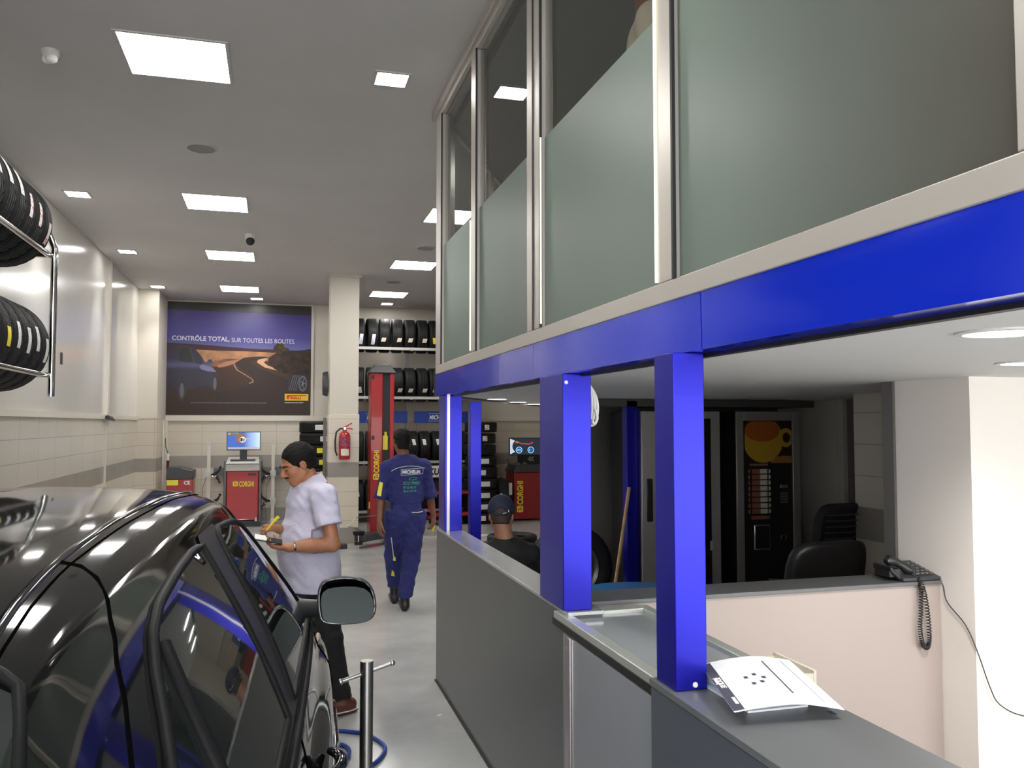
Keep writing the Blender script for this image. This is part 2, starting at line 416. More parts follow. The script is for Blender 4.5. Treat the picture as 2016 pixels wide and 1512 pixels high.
# blue fascia beam in panels, with narrow joints
for i, (a, b) in enumerate([(YF, .62), (.626, 2.0), (2.006, 3.52), (3.526, 5.88)]):
    mb = MB()
    N = max(2, int((b - a) / .12)); vs = []
    for k in range(N + 1):
        y = a + (b - a) * k / N
        wob = .0025 * math.sin(3.1 * y + i) + .0016 * math.sin(7.3 * y)
        vs += [(1.09 + wob, y, 2.0), (1.09 + wob * .3, y, 2.155), (1.165, y, 2.155), (1.165, y, 2.0)]
    fs = [(0, 1, 2, 3), (4 * N + 3, 4 * N + 2, 4 * N + 1, 4 * N)]
    for k in range(N):
        for j in range(4):
            fs.append((4 * k + j, 4 * k + (j + 1) % 4, 4 * k + 4 + (j + 1) % 4, 4 * k + 4 + j))
    o = struct('trim_%d' % (9 + i), mb.add(vs, fs), M['blue'], ['blue lacquered fascia beam nearest the camera', 'blue fascia panel between the near pillars', 'blue fascia panel over the narrow pillar', 'far blue fascia panel over the end pillars'][i], 'fascia', smooth=True, angle=30)
struct('trim_13', MB().box(1.165, 1.19, YF, 5.9, 1.99, 2.0).box(1.09, 1.16, 5.88, 5.90, 2.0, 2.155), M['gasket'], 'dark joint under the blue fascia', 'trim')

# office glazing on the mezzanine
GX = 1.115
frame = MB().box(1.085, 1.145, YF, 5.86, 2.155, 2.215).box(1.085, 1.145, YF, 5.86, 3.975, ZC)
mull = [(5.66, 5.86), (4.61, 4.74), (3.505, 3.60), (3.40, 3.50), (2.15, 2.25), (.90, 1.0), (-.4, -.3)]
for a, b in mull: frame.box(1.085, 1.145, a, b, 2.215, 3.975)
frame.box(1.065, 1.09, YF, 5.93, 4.01, ZC)
struct('window_frame', frame, M['alu'], 'anodised frame of the mezzanine office glazing', 'window frame', bevel=.003)
gk = MB()
for a, b in mull: gk.box(1.08, 1.09, a - .012, a, 2.215, 3.975)
struct('trim_14', gk, M['gasket'], 'black gaskets beside the office window mullions', 'trim')
M['bead_glow'] = mat('glowing_glazing_bead', (.95, .93, .70), .4, emit=(1., .97, .72), es=.5)  # no lamp: glow along the pane edges put into the bead material
struct('trim_15', MB().box(1.082, 1.087, 5.655, 5.662, 2.23, 3.0).box(1.08, 1.087, 4.745, 4.752, 2.23, 3.0).box(1.08, 1.087, 3.385, 3.392, 2.23, 3.04).box(1.078, 1.087, 2.25, 2.256, 2.22, 3.95), M['bead_glow'], 'pale glazing beads with an added glow on the office windows', 'trim')
bays = [(4.74, 5.66), (3.60, 4.61), (2.25, 3.40), (1.0, 2.15), (-.3, .90)]
names = ['far narrow office window pane beside the end frame', 'second office window pane from the far end', 'third office window pane with the person behind it', 'wide frosted office window pane near the camera', 'office window pane nearest the street']
for i, (a, b) in enumerate(bays):
    full = i >= 3
    w = struct('window_%d' % (i + 1), MB().box(GX - .004, GX + .004, a, b, 2.215, 3.975), M['glass'], names[i], 'window')
    struct('frosted_film', MB().box(GX - .009, GX - .005, a + .002, b - .002, 2.216, 3.974 if full else 3.045), M['frost_reflection'] if full else M['frost'], parent=w)
# diagonal end glazing behind
d0, d1 = Vector((1.16, 5.95, 0)), Vector((2.88, 8.98, 0))
fr2 = MB(); n2 = Vector((dg.y, -dg.x, 0))
def dbox(mb, s0, s1, z0, z1, t=.05):
    a = d0 + (d1 - d0) * s0; b = d0 + (d1 - d0) * s1; w = n2 * t
    mb.prism([(a.x, a.y), (a.x + w.x, a.y + w.y), (b.x + w.x, b.y + w.y), (b.x, b.y)][::-1], z0, z1)
for s0, s1, z0, z1 in [(0, 1, 2.18, 2.26), (0, 1, 3.97, ZC), (0, .03, 2.26, 3.97), (.32, .35, 2.26, 3.97), (.65, .68, 2.26, 3.97), (.97, 1, 2.26, 3.97)]:
    dbox(fr2, s0, s1, z0, z1)
struct('window_frame.001', fr2, M['alu'], 'frame of the angled office glazing at the far end', 'window frame')
g2 = MB(); dbox(g2, .03, .97, 2.26, 3.97, .008)
struct('window_6', g2.xf(Matrix.Translation(n2 * .02)), M['glass'], 'angled glass wall at the far end of the office', 'window')
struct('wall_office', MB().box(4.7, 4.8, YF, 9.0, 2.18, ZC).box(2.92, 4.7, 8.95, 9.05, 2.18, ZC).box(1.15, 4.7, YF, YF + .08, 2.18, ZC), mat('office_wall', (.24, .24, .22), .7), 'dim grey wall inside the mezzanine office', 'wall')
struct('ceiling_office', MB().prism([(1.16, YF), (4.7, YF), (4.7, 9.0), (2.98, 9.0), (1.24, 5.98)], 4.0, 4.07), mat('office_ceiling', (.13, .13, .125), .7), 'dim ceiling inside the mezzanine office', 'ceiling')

# blue pillars
def pillar(x0, x1, y0, y1, z0, label, strip_=False, screws=()):
    t = thing('pillar', label, 'pillar', ((x0 + x1) / 2, (y0 + y1) / 2, z0), group='blue pillars under the mezzanine')
    MB().box(x0, x1, y0, y1, z0, 2.0).build('shaft', M['blue_post'], t, bevel=.003)
    if strip_:
        MB().box(x0 + .016, x0 + .036, y0 - .004, y0, z0, 2.0).build('edge_strip', M['alu_bright'], t)
    for sx, sz in screws:
        MB().lathe([(0, -.004), (.006, -.004), (.008, 0), (.008, .001)], 'Y', 14, (sx, y0, sz)).build('screw_cap', M['white_plastic'], t)
    return t
pillar(1.112, 1.235, 5.65, 5.86, 1.0705, 'blue pillar with a bright metal edge strip at the far counter end', True)
pillar(1.085, 1.205, 3.11, 3.41, 1.0705, 'thick blue pillar at the near end of the counter, middle of the foreground pair', False, [(1.10, 1.965)])
pillar(1.056, 1.152, 2.10, 2.22, 1.0705, 'bright blue pillar nearest the camera beside the papers', False, [(1.115, 1.085)])
pillar(1.66, 1.76, 7.25, 7.35, 0, 'slim dark blue pillar standing on the floor behind the counter end')
pillar(2.86, 2.96, 6.55, 6.65, 0, 'dark blue pillar behind the wooden handle by the vending machines')

# low partition, hatch and reception desk
t = thing('counter', 'long dark slate partition counter with brushed metal top', 'counter', (1.16, 4.5, 0))
MB().box(1.10, 1.24, 3.09, 5.87, 0, 1.055).build('panel', M['slate'], t)
MB().box(1.096, 1.245, 3.085, 5.873, 1.055, 1.07).build('counter_top', mat('brushed_counter_top', (.50, .51, .50), .26, metal=.7), t, bevel=.002)
MB().box(1.09, 1.10, 3.09, 5.87, 0, .012).build('kick_seal', M['gasket'], t)
t = thing('counter', 'slate counter with grey worktop nearest the camera, papers lying on it', 'counter', (1.23, .9, 0))
MB().box(1.046, 1.40, YF + .3, 2.235, 0, 1.05).build('panel', mat('blue_slate_laminate', (.075, .085, .10), .35), t)
MB().box(1.042, 1.412, YF + .29, 2.24, 1.05, 1.07).build('counter_top', M['slate_top'], t, bevel=.002)
t = thing('hatch_door', 'grey hatch door with aluminium edge between the two counters', 'door', (1.08, 2.65, 0))
MB().box(1.07, 1.09, 2.25, 3.07, .03, 1.0).build('door_panel', M['slate_light'], t)
MB().box(1.062, 1.072, 2.95, 3.03, .03, 1.0).box(1.058, 1.064, 2.965, 3.0, .03, 1.0).build('stile', M['alu_bright'], t, bevel=.002)
MB().lathe([(0, -.003), (.006, -.003), (.007, 0)], 'X', 12, (1.061, 3.0, .96)).build('screw_cap', M['white_plastic'], t)
t = thing('hatch_flap', 'flat grey hatch flap with aluminium frame lying over the passage', 'flap', (1.27, 2.72, 1.0))
MB().box(1.12, 1.44, 2.28, 3.14, 1.03, 1.042).build('flap_panel', mat('grey_glass_panel', (.27, .29, .30), .12), t)
MB().box(1.075, 1.12, 2.245, 3.2, 1.02, 1.056).box(1.44, 1.48, 2.245, 3.2, 1.02, 1.056).box(1.12, 1.44, 3.14, 3.2, 1.02, 1.056).box(1.12, 1.44, 2.245, 2.28, 1.02, 1.056).build('flap_frame', mat('pale_alu_frame', (.58, .60, .54), .35, metal=.6), t, bevel=.003)
MB().box(1.07, 1.076, 2.245, 3.2, 1.004, 1.03).build('edge_seal', M['gasket'], t)
t = thing('reception_desk', 'pale beige reception desk front with grey ledge on top', 'desk', (2.12, 3.35, 0))
MB().box(1.255, 2.998, 3.25, 3.29, 0, 1.055).build('front_panel', M['beige_panel'], t)
MB().box(1.25, 2.998, 3.235, 3.45, 1.055, 1.072).build('ledge', M['slate_top'], t, bevel=.002)
MB().box(1.30, 2.99, 3.30, 4.0, .72, .75).box(1.30, 1.33, 3.30, 3.95, 0, .72).box(2.96, 2.99, 3.30, 3.95, 0, .72).build('work_surface', M['light_grey'], t)
MB().box(1.252, 1.50, 3.222, 3.25, .99, 1.0).build('metal_lip', M['alu_bright'], t)

# ------------------------------------------------------------------ lights
def led(x, y, s, m, label, grp, name, strength_mat):
    t = thing(name, label, 'ceiling light', (x, y, ZC), group=grp)
    h = s / 2
    fr = MB()
    for a, b, c, d in [(-h - .02, -h, -h - .02, h + .02), (h, h + .02, -h - .02, h + .02), (-h, h, -h - .02, -h), (-h, h, h, h + .02)]:
        fr.box(x + a, x + b, y + c, y + d, ZC - .008, ZC)
    fr.build('frame', M['light_grey'], t)
    MB().box(x - h, x + h, y - h, y + h, ZC - .006, ZC - .001).build('diffuser', strength_mat, t)
    return t
big = [(-.63, 5.47), (-.63, 9.0), (-.63, 11.8), (-.63, 14.7), (1.86, 8.9), (1.86, 11.8), (1.86, 14.6)]
bl = ['large square ceiling light nearest the camera', 'second large ceiling light from the camera, left row', 'third large ceiling light, left row behind the camera dome', 'large ceiling light in front of the poster', 'large ceiling light half hidden by the office frame', 'large ceiling light near the office frame, right row', 'large ceiling light above the far tyre shelves']
for (x, y), l in zip(big, bl): led(x, y, .6, None, l, 'large square ceiling lights', 'ceiling_light', M['led'])
small = [(-1.93, 9.02), (-1.93, 11.88), (-1.93, 14.8), (.70, 5.42), (-.38, 15.75), (1.98, 15.75), (-1.93, 6.1), (-1.93, 3.2), (.70, 2.2)]
sl = ['small ceiling light above the left rack end', 'small ceiling light, middle of the left wall row', 'small ceiling light, far end of the left wall row', 'small square ceiling light next to the office glazing', 'small ceiling light right above the poster', 'small ceiling light right above the far tyre shelves', 'small ceiling light over the near left rack', 'small ceiling light over the car roof', 'small ceiling light above the near blue beam']
for (x, y), l in zip(small, sl): led(x, y, .2, None, l, 'small square ceiling lights', 'ceiling_spotlight', M['led_small'])
led(-.63, 2.3, .6, None, 'large ceiling light over the car, outside the picture top', 'large square ceiling lights', 'ceiling_light', M['led'])
rl = [(1.80, 6.85, 'round downlight in the soffit, first of the far three'), (2.24, 7.72, 'round downlight in the soffit, middle of the far three'), (2.62, 8.42, 'round downlight in the soffit, last of the far three'), (1.63, 1.55, 'large round downlight in the soffit nearest the camera'), (2.52, 2.30, 'round downlight in the soffit at the right edge of the picture')]
for x, y, l in rl:
    t = thing('downlight', l, 'ceiling light', (x, y, 2.015), group='round soffit downlights')
    MB().lathe([(.088, 0), (.105, 0), (.105, -.004), (.088, -.006)], 'Z', 36, (x, y, 2.015)).build('ring', M['white_plastic'], t, smooth=True)
    MB().lathe([(0, -.004), (.088, -.004), (.088, 0)], 'Z', 36, (x, y, 2.015)).build('diffuser', M['led_round'], t)
for x, y, l in [(-.63, 7.22, 'round grey ceiling speaker near the middle of the ceiling'), (1.83, 10.6, 'round ceiling speaker beside the office frame'), (1.77, 13.3, 'round ceiling speaker in the far right ceiling')]:
    t = thing('ceiling_speaker', l, 'speaker', (x, y, ZC), group='ceiling speakers')
    MB().lathe([(.11, 0), (.125, 0), (.125, -.006), (.11, -.01)], 'Z', 32, (x, y, ZC)).build('ring', M['light_grey'], t, smooth=True)
    MB().lathe([(0, -.008), (.11, -.008), (.11, 0)], 'Z', 32, (x, y, ZC)).build('grille', mat('speaker_grille', (.30, .29, .28), .7), t)
t = thing('security_camera', 'small white dome security camera with black lens', 'camera', (-.335, 10.4, ZC))
MB().lathe([(0, -.11), (.03, -.11), (.055, -.09), (.065, -.03), (.065, 0)], 'Z', 24, (-.335, 10.4, ZC)).build('housing', M['white_plastic'], t, smooth=True)
MB().ball((-.335, 10.37, ZC - .09), .052).build('lens_dome', M['black_plastic'], t, smooth=True)
t = thing('smoke_detector', 'small crumpled white ceiling fixture at the upper left', 'detector', (-1.36, 5.57, ZC))
MB().lathe([(0, -.05), (.035, -.045), (.05, -.02), (.055, 0)], 'Z', 18, (-1.36, 5.57, ZC)).build('base', M['light_grey'], t, smooth=True)
MB().ball((-1.35, 5.55, ZC - .055), (.035, .03, .03), 12, 8).ball((-1.385, 5.6, ZC - .04), (.03, .03, .03), 12, 8).build('cover', M['white_plastic'], t, smooth=True)
# ------------------------------------------------------------------ the black car
def hinterp(tab, x):
    n = len(tab)
    if x <= tab[0][0]: return tab[0][1]
    if x >= tab[-1][0]: return tab[-1][1]
    for i in range(n - 1):
        if x <= tab[i + 1][0]: break
    x0, y0 = tab[i]; x1, y1 = tab[i + 1]; h = x1 - x0
    d = lambda a, b: (tab[b][1] - tab[a][1]) / (tab[b][0] - tab[a][0])
    def m(j):
        if j == 0: return d(0, 1)
        if j == n - 1: return d(n - 2, n - 1)
        a, b = d(j - 1, j), d(j, j + 1)
        return 0 if a * b <= 0 else 2 * a * b / (a + b)
    t = (x - x0) / h
    return (2 * t**3 - 3 * t * t + 1) * y0 + (t**3 - 2 * t * t + t) * h * m(i) + (-2 * t**3 + 3 * t * t) * y1 + (t**3 - t * t) * h * m(i + 1)

ZR = [(.60, .62), (.64, .95), (.80, 1.12), (1.0, 1.33), (1.18, 1.485), (1.30, 1.525), (1.7, 1.575), (2.2, 1.60), (2.6, 1.606), (2.95, 1.603), (3.25, 1.535), (3.6, 1.355), (3.95, 1.10), (4.1, 1.03), (4.5, .94), (4.7, .84), (4.8, .62)]
BELT = [(.60, .60), (.64, .90), (.8, 1.03), (1.5, 1.02), (3.0, .985), (3.7, .95), (4.4, .86), (4.65, .78), (4.8, .58)]
WID = [(.60, .66), (.72, .76), (1.0, .82), (1.6, .855), (3.0, .875), (4.0, .855), (4.5, .76), (4.8, .55)]
GH = [(1.0, 0.0), (.985, .30), (.955, .50), (.905, .60), (.80, .665), (.4, .845), (.12, .935), (0, .965)]
LOW = [(.93, .985), (.84, 1.04), (.70, 1.055), (.45, 1.05), (.28, 1.02), (.18, .95)]
NT = len(GH) + len(LOW) - 1
def section(u):
    zr = hinterp(ZR, u); zb = min(hinterp(BELT, u), zr - .01); w = hinterp(WID, u)
    g = max(0, min(1, (zr - zb) / .55)); pts = []
    for f, wf in GH:
        wf2 = wf * g + (1 - g) * (wf ** .55 if wf > 0 else 0) * .965
        pts.append((wf2 * w, zb + (zr - zb) * f))
    for z, wf in LOW: pts.append((wf * w, zb - (1.0 - z) * (zb - .18) / (1 - .18)))
    return pts
_sc = {}
def CP(u, t):
    k = round(u, 4)
    if k not in _sc: _sc[k] = section(k)
    s = _sc[k]
    return Vector((hinterp([(i, p[0]) for i, p in enumerate(s)], t), u, hinterp([(i, p[1]) for i, p in enumerate(s)], t)))
def CN(u, t):
    e = .004
    a = CP(u + e, t) - CP(u - e, t); t0, t1 = max(0, t - .02), min(NT, t + .02); b = CP(u, t1) - CP(u, t0)
    n = b.cross(a).normalized()
    if t > .3 and n.x < 0 or n.z < -.99: n = -n
    if t <= .3 and n.z < 0: n = -n
    return n
TH = math.radians(3.5)
car = thing('car', 'glossy black hatchback car with tinted windows, parked left of the counter', 'car', (-.90, 0, 0), -TH, local=True)

us = [.60, .61, .63] + [.66 + .06 * i for i in range(69)] + [4.76, 4.785, 4.80]
NS = 60; ts = [NT * k / NS for k in range(NS + 1)]
body = MB(); vs = []
for u in us:
    half = [CP(u, t) for t in ts]
    vs += [(-p.x, p.y, p.z) for p in half[:0:-1]] + [tuple(p) for p in half]
W_ = 2 * NS + 1; fs = []
for i in range(len(us) - 1):
    for j in range(W_ - 1):
        a = i * W_ + j; fs.append((a, a + 1, a + W_ + 1, a + W_))
    fs.append((i * W_, (i + 1) * W_, (i + 1) * W_ + W_ - 1, i * W_ + W_ - 1))
fs.append(tuple(range(W_))); fs.append(tuple(range((len(us) - 1) * W_, len(us) * W_)))
body.add(vs, fs)
bo = body.build('body', M['car_paint'], car)
AX = (1.42, 3.98)
cut = MB()
for u in AX:
    for s in (-1, 1): cut.cyl((s * .60, u, .34), (s * 1.2, u, .34), .385, 40)
co = cut.build('cut', M['black_plastic'])
co.location = (0, 0, 0)
bo.parent = None
bm_ = bo.modifiers.new('b', 'BOOLEAN'); bm_.object = co; bm_.solver = 'EXACT'
bpy.context.view_layer.update()
me = bpy.data.meshes.new_from_object(bo.evaluated_get(bpy.context.evaluated_depsgraph_get()))
bo.modifiers.clear(); bo.data = me; bo.parent = car; bpy.data.objects.remove(co)
me.polygons.foreach_set('use_smooth', [True] * len(me.polygons)); me.set_sharp_from_angle(angle=math.radians(50))

def patch(name, outline, m, off=.004, side=1, parent=None, du=.05, dt=.25, both=False, thick=0):
    """a panel laid on the body surface; outline in (u, t)"""
    obs = []
    for sd in ((1, -1) if both else (side,)):
        bm = bmesh.new()
        vs = [bm.verts.new((u, t, 0)) for u, t in outline]
        bm.faces.new(vs)
        u0, u1 = min(p[0] for p in outline), max(p[0] for p in outline); t0, t1 = min(p[1] for p in outline), max(p[1] for p in outline)
        k = u0 + du
        while k < u1:
            bmesh.ops.bisect_plane(bm, geom=bm.verts[:] + bm.edges[:] + bm.faces[:], plane_co=(k, 0, 0), plane_no=(1, 0, 0)); k += du
        k = t0 + dt
        while k < t1:
            bmesh.ops.bisect_plane(bm, geom=bm.verts[:] + bm.edges[:] + bm.faces[:], plane_co=(0, k, 0), plane_no=(0, 1, 0)); k += dt
        bmesh.ops.triangulate(bm, faces=[f for f in bm.faces if len(f.verts) > 4])
        for v in bm.verts:
            u, t = v.co.x, v.co.y; ta = abs(t)
            p = CP(u, ta) + CN(u, ta) * off
            x = p.x if t >= 0 else -p.x
            v.co = (x * sd, p.y, p.z)
        bmesh.ops.recalc_face_normals(bm, faces=bm.faces)
        me = bpy.data.meshes.new(name); bm.to_mesh(me); bm.free(); me.materials.append(m)
        me.polygons.foreach_set('use_smooth', [True] * len(me.polygons))
        o = bpy.data.objects.new(name, me); C.objects.link(o); o.parent = parent or car
        # make normals face outwards
        f = me.polygons[len(me.polygons) // 2]
        out = Vector((f.center.x, 0, max(.2, f.center.z - .9)))
        if f.normal.dot(out) < 0: me.flip_normals()
        obs.append(o)
    return obs
def seam(name, path, r, m, off=.001, parent=None, closed=False, n=8, both=True, dens=.04):
    pp = []
    L = path + ([path[0]] if closed else [])
    for a, b in zip(L[:-1], L[1:]):
        k = max(1, int(max(abs(b[0] - a[0]) / dens, abs(b[1] - a[1]) / .3)))
        pp += [(a[0] + (b[0] - a[0]) * i / k, a[1] + (b[1] - a[1]) * i / k) for i in range(k)]
    if not closed: pp.append(L[-1])
    for sd in ((1, -1) if both else (1,)):
        q = []
        for u, t in pp:
            p = CP(u, abs(t)) + CN(u, abs(t)) * off
            q.append((p.x * sd * (1 if t >= 0 else -1), p.y, p.z))
        MB().tube(q, r, n, closed=closed).build(name, m, parent or car, smooth=True, angle=80)
REAR = [(2.31, 4.0), (2.25, 4.42), (2.2, 4.75), (2.157, 5.25), (2.13, 5.78), (1.30, 5.80), (1.25, 5.35), (1.29, 4.95), (1.377, 4.69), (1.46, 4.55), (1.54, 4.40), (1.64, 4.25), (1.76, 4.13), (2.0, 4.02), (2.2, 3.96)]
FRONT = [(2.66, 3.93), (2.9, 4.02), (3.05, 4.16), (3.22, 4.42), (3.38, 4.75), (3.54, 5.2), (3.64, 5.65), (3.60, 5.86), (2.30, 5.82), (2.36, 5.35), (2.42, 4.85), (2.50, 4.40), (2.58, 4.08)]
def grow(o, k):
    cu = sum(p[0] for p in o) / len(o); ct = sum(p[1] for p in o) / len(o)
    return [(u + (k * .045 if u > cu else -k * .045) * min(1, abs(u - cu) / .3), t + (k * .16 if t > ct else -k * .16) * min(1, abs(t - ct) / .4)) for u, t in o]
band = [(2.36, 3.72), (2.62, 3.70), (2.62, 4.0), (2.52, 4.45), (2.44, 4.9), (2.38, 5.4), (2.33, 6.0), (2.12, 6.0), (2.15, 5.3), (2.2, 4.75), (2.27, 4.2)]
patch('pillar_cover', band, M['black_plastic'], .0045, both=True)
for o_, nm in ((REAR, 'window_rear'), (FRONT, 'window_front')):
    patch(nm, o_, M['car_glass'], .006, both=True)
    seam('window_seal', grow(o_, .25), .011, M['car_rubber'], .004, closed=True)
seam('window_divider', [(1.63, 4.30), (1.57, 4.54), (1.515, 4.85), (1.49, 5.2), (1.47, 5.78)], .016, M['car_rubber'], .007)
seam('belt_strip', [(1.30, 6.25), (1.7, 6.3), (2.2, 6.35), (2.9, 6.35), (3.68, 6.3)], .013, M['car_rubber'], .004)
patch('windscreen', [(4.0, -4.6), (3.7, -4.3), (3.45, -4.0), (3.2, -3.2), (3.1, 0), (3.2, 3.2), (3.45, 4.0), (3.7, 4.3), (4.0, 4.6)], M['car_glass'], .004, dt=.4)
seam('windscreen_seal', [(4.0, 4.6), (3.7, 4.3), (3.45, 4.0), (3.2, 3.2), (3.1, 1.6), (3.1, .05)], .008, M['car_rubber'], .003)
patch('window_back', [(.86, -4.9), (1.22, -2.9), (1.235, -1.5), (1.235, 1.5), (1.22, 2.9), (.86, 4.9)], M['car_glass'], .005, dt=.4)
seam('back_window_frame', [(.90, 5.0), (1.04, 4.1), (1.235, 2.95), (1.26, 2.3), (1.27, .05)], .009, M['car_rubber'], .004)
seam('roof_moulding', [(1.27, 2.42), (1.46, 2.24), (1.71, 2.12), (2.15, 2.05), (2.7, 2.05), (3.0, 2.25), (3.17, 2.43)], .0028, M['gap'], -.001)
seam('roof_ridge', [(1.27, 2.2), (1.46, 2.03), (1.75, 1.9), (2.15, 1.82), (2.7, 1.82), (3.0, 1.95), (3.2, 2.2)], .009, M['car_paint'], -.003)
seam('tailgate_seam', [(1.71, 1.95), (1.705, 2.3), (1.665, 2.75), (1.60, 3.3), (1.511, 3.935), (1.40, 4.29), (1.291, 4.506), (1.15, 4.9), (1.0, 5.6), (.85, 7), (.80, 9)], .0035, M['gap'], .0)
seam('door_seam', [(2.23, 6.3), (2.23, 8), (2.22, 10.4), (2.20, 12.2)], .003, M['gap'], .0)
seam('door_seam', [(3.66, 6.3), (3.66, 8), (3.63, 10.4), (3.60, 12.2)], .003, M['gap'], .0)
seam('door_seam', [(1.30, 6.4), (1.35, 7.5), (1.60, 8.8), (1.80, 10.2), (1.83, 12.2)], .003, M['gap'], .0)
seam('side_moulding', [(1.85, 10.2), (2.2, 10.2), (3.6, 10.2)], .016, M['car_paint'], .002)
# door handles
for u in (2.42, 1.55):
    for sd in (1, -1):
        h = thing  # handle built as a curved bar
        q = []
        for k in range(9):
            uu = u - .09 + .18 * k / 8; p = CP(uu, 8.6); b = .014 + .034 * math.sin(PI * k / 8) ** .6
            q.append((sd * (p.x + b), uu, p.z))
        MB().tube(q, [.010, .014, .016, .017, .017, .017, .016, .014, .010], 12).build('door_handle', M['car_paint'], car, smooth=True)
# mirrors
def mirror(sd):
    mb = MB(); c = Vector((.965, 3.42, 1.108))
    A = [(-.104, -.055), (-.110, -.01), (-.110, .035), (-.102, .068), (-.082, .086), (-.05, .093), (-.01, .095), (.035, .091), (.072, .078), (.097, .052), (.110, .015), (.115, -.025), (.110, -.058), (.093, -.078), (.06, -.087), (.01, -.090), (-.04, -.088), (-.078, -.083), (-.096, -.073)]
    def ring(sx, dy, k=1.0): return [(c.x + x * k + sx, c.y + dy, c.z + z * k) for x, z in A]
    rings = [ring(0, -.005, .93), ring(0, -.018, .975), ring(0, -.006, 1.03), ring(0, .03, 1.02), ring(.0, .07, .86), ring(.0, .10, .55), ring(0, .112, .12)]
    n = len(A); v = [p for r in rings for p in r]; f = []
    for i in range(len(rings) - 1):
        for k in range(n): f.append((i * n + k, i * n + (k + 1) % n, (i + 1) * n + (k + 1) % n, (i + 1) * n + k))
    f.append(tuple(range((len(rings) - 1) * n, len(rings) * n)))
    mb.add(v, f)
    if sd < 0: mb.xf(Matrix.Diagonal((-1, 1, 1, 1)))
    ho = mb.build('side_mirror', M['dark_plastic'], car, smooth=True, angle=70)
    ss = ho.modifiers.new('s', 'SUBSURF'); ss.levels = ss.render_levels = 2
    rm = MB().tube(ring(0, -.010, .955), .0028, 8, closed=True)
    if sd < 0: rm.xf(Matrix.Diagonal((-1, 1, 1, 1)))
    rm.build('mirror_rim', M['steel'], ho, smooth=True, angle=80)
    g = MB(); pts = ring(0.004, .0, .925); g.add([(x, c.y - .002 - (x - c.x) * .04 + (z - c.z) * .48 + .016, z) for x, y, z in pts], [tuple(range(n))])
    if sd < 0: g.xf(Matrix.Diagonal((-1, 1, 1, 1)))
    g.build('mirror_glass', M['mirror'], ho)
    b1 = CP(3.60, 6.2)
    st = MB().tube([(b1.x - .08, 3.62, b1.z + .05), (b1.x - .03, 3.57, b1.z + .055), (c.x - .12, 3.50, c.z - .04), (c.x - .08, 3.46, c.z - .035)], [.055, .046, .034, .040], 14)
    st.tube([(b1.x - .07, 3.64, b1.z + .10), (b1.x - .01, 3.63, b1.z + .045), (b1.x - .005, 3.60, b1.z + .0)], [.012, .03, .03], 10)
    if sd < 0: st.xf(Matrix.Diagonal((-1, 1, 1, 1)))
    st.build('mirror_arm', M['dark_plastic'], ho, smooth=True, angle=80)
mirror(1); mirror(-1)
for sd in (1, -1):
    p = CP(3.80, 8)
    MB().ball((sd * (p.x + .004), 3.80, p.z), (.012, .04, .022), 14, 10).build('side_marker_lamp', mat('clear_amber_lens', (.55, .42, .30), .15, coat=.5), car, smooth=True)
# wheels, lamps, bumpers
for u in AX:
    for sd in (1, -1):
        x = sd * .80
        w = MB().lathe([(.20, -.10), (.30, -.105), (.325, -.085), (.33, -.05), (.33, .05), (.325, .085), (.30, .105), (.20, .10)], 'X', 40, (x, u, .332)).build('wheel', M['rubber'], car, smooth=True)
        rim = MB().lathe([(.0, .06), (.04, .065), (.05, .03), (.15, .03), (.19, .085), (.205, .095), (.205, -.09)], 'X', 40, (0, 0, 0))
        if sd < 0: rim.xf(Matrix.Diagonal((-1, 1, 1, 1)))
        rim.xf(Matrix.Translation((x, u, .332))).build('rim', M['steel'], w, smooth=True)
for sd in (1, -1):
    patch('tail_lamp', [(.66, 7.6), (.86, 7.2), (1.02, 7.4), (1.0, 9.4), (.68, 9.6)], mat('red_lamp_lens', (.30, .01, .01), .08, coat=1), .006, side=sd)
    patch('head_lamp', [(4.72, 8.2), (4.45, 7.6), (4.35, 8.2), (4.5, 9.8), (4.74, 10)], mat('clear_lamp_lens', (.4, .42, .45), .06, coat=1), .006, side=sd)
MB().box(-.12, .12, .60, .605, .50, .60).build('number_plate', M['white_plastic'], car)
# ------------------------------------------------------------------ tyres and racks
def tyre_mesh(R=.32, w=.20, ri=.205, nseg=96):
    h = w / 2
    pr = [(ri, -h * .62), (ri + .012, -h * .80), (ri + .05, -h * .98), (R - .05, -h), (R - .022, -h * .95), (R - .009, -h * .84)]
    gx = [-.52, -.20, .20, .52]
    x = -h * .80; pr.append((R - .004, x))
    for g in gx:
        c = g * h
        pr += [(R - .0005, c - .007), (R - .009, c - .005), (R - .009, c + .005), (R - .0005, c + .007)]
    pr.append((R - .004, h * .80))
    pr += [(R - .009, h * .84), (R - .022, h * .95), (R - .05, h), (ri + .05, h * .98), (ri + .012, h * .80), (ri, h * .62), (ri + .01, h * .5), (R - .03, h * .7), (R - .022, 0), (R - .03, -h * .7), (ri + .01, -h * .5)]
    n = len(pr)
    def mod(j, k):
        if j in (4, 5, 6, 23, 24, 25): return -.0045 if (k % 3 == 0) else 0
        if j in (10, 11, 14, 15, 18, 19) and k % 4 == 0: return -.003
        return 0
    mb = MB().lathe(pr, 'X', nseg, (0, 0, 0), closed=True, mod=mod)
    me = bpy.data.meshes.new('tyre')
    me.from_pydata(mb.v, [], mb.f); me.materials.append(M['rubber']); me.update()
    bm = bmesh.new(); bm.from_mesh(me); bmesh.ops.recalc_face_normals(bm, faces=bm.faces); bm.to_mesh(me); bm.free()
    me.polygons.foreach_set('use_smooth', [True] * n * nseg); me.set_sharp_from_angle(angle=math.radians(35))
    return me
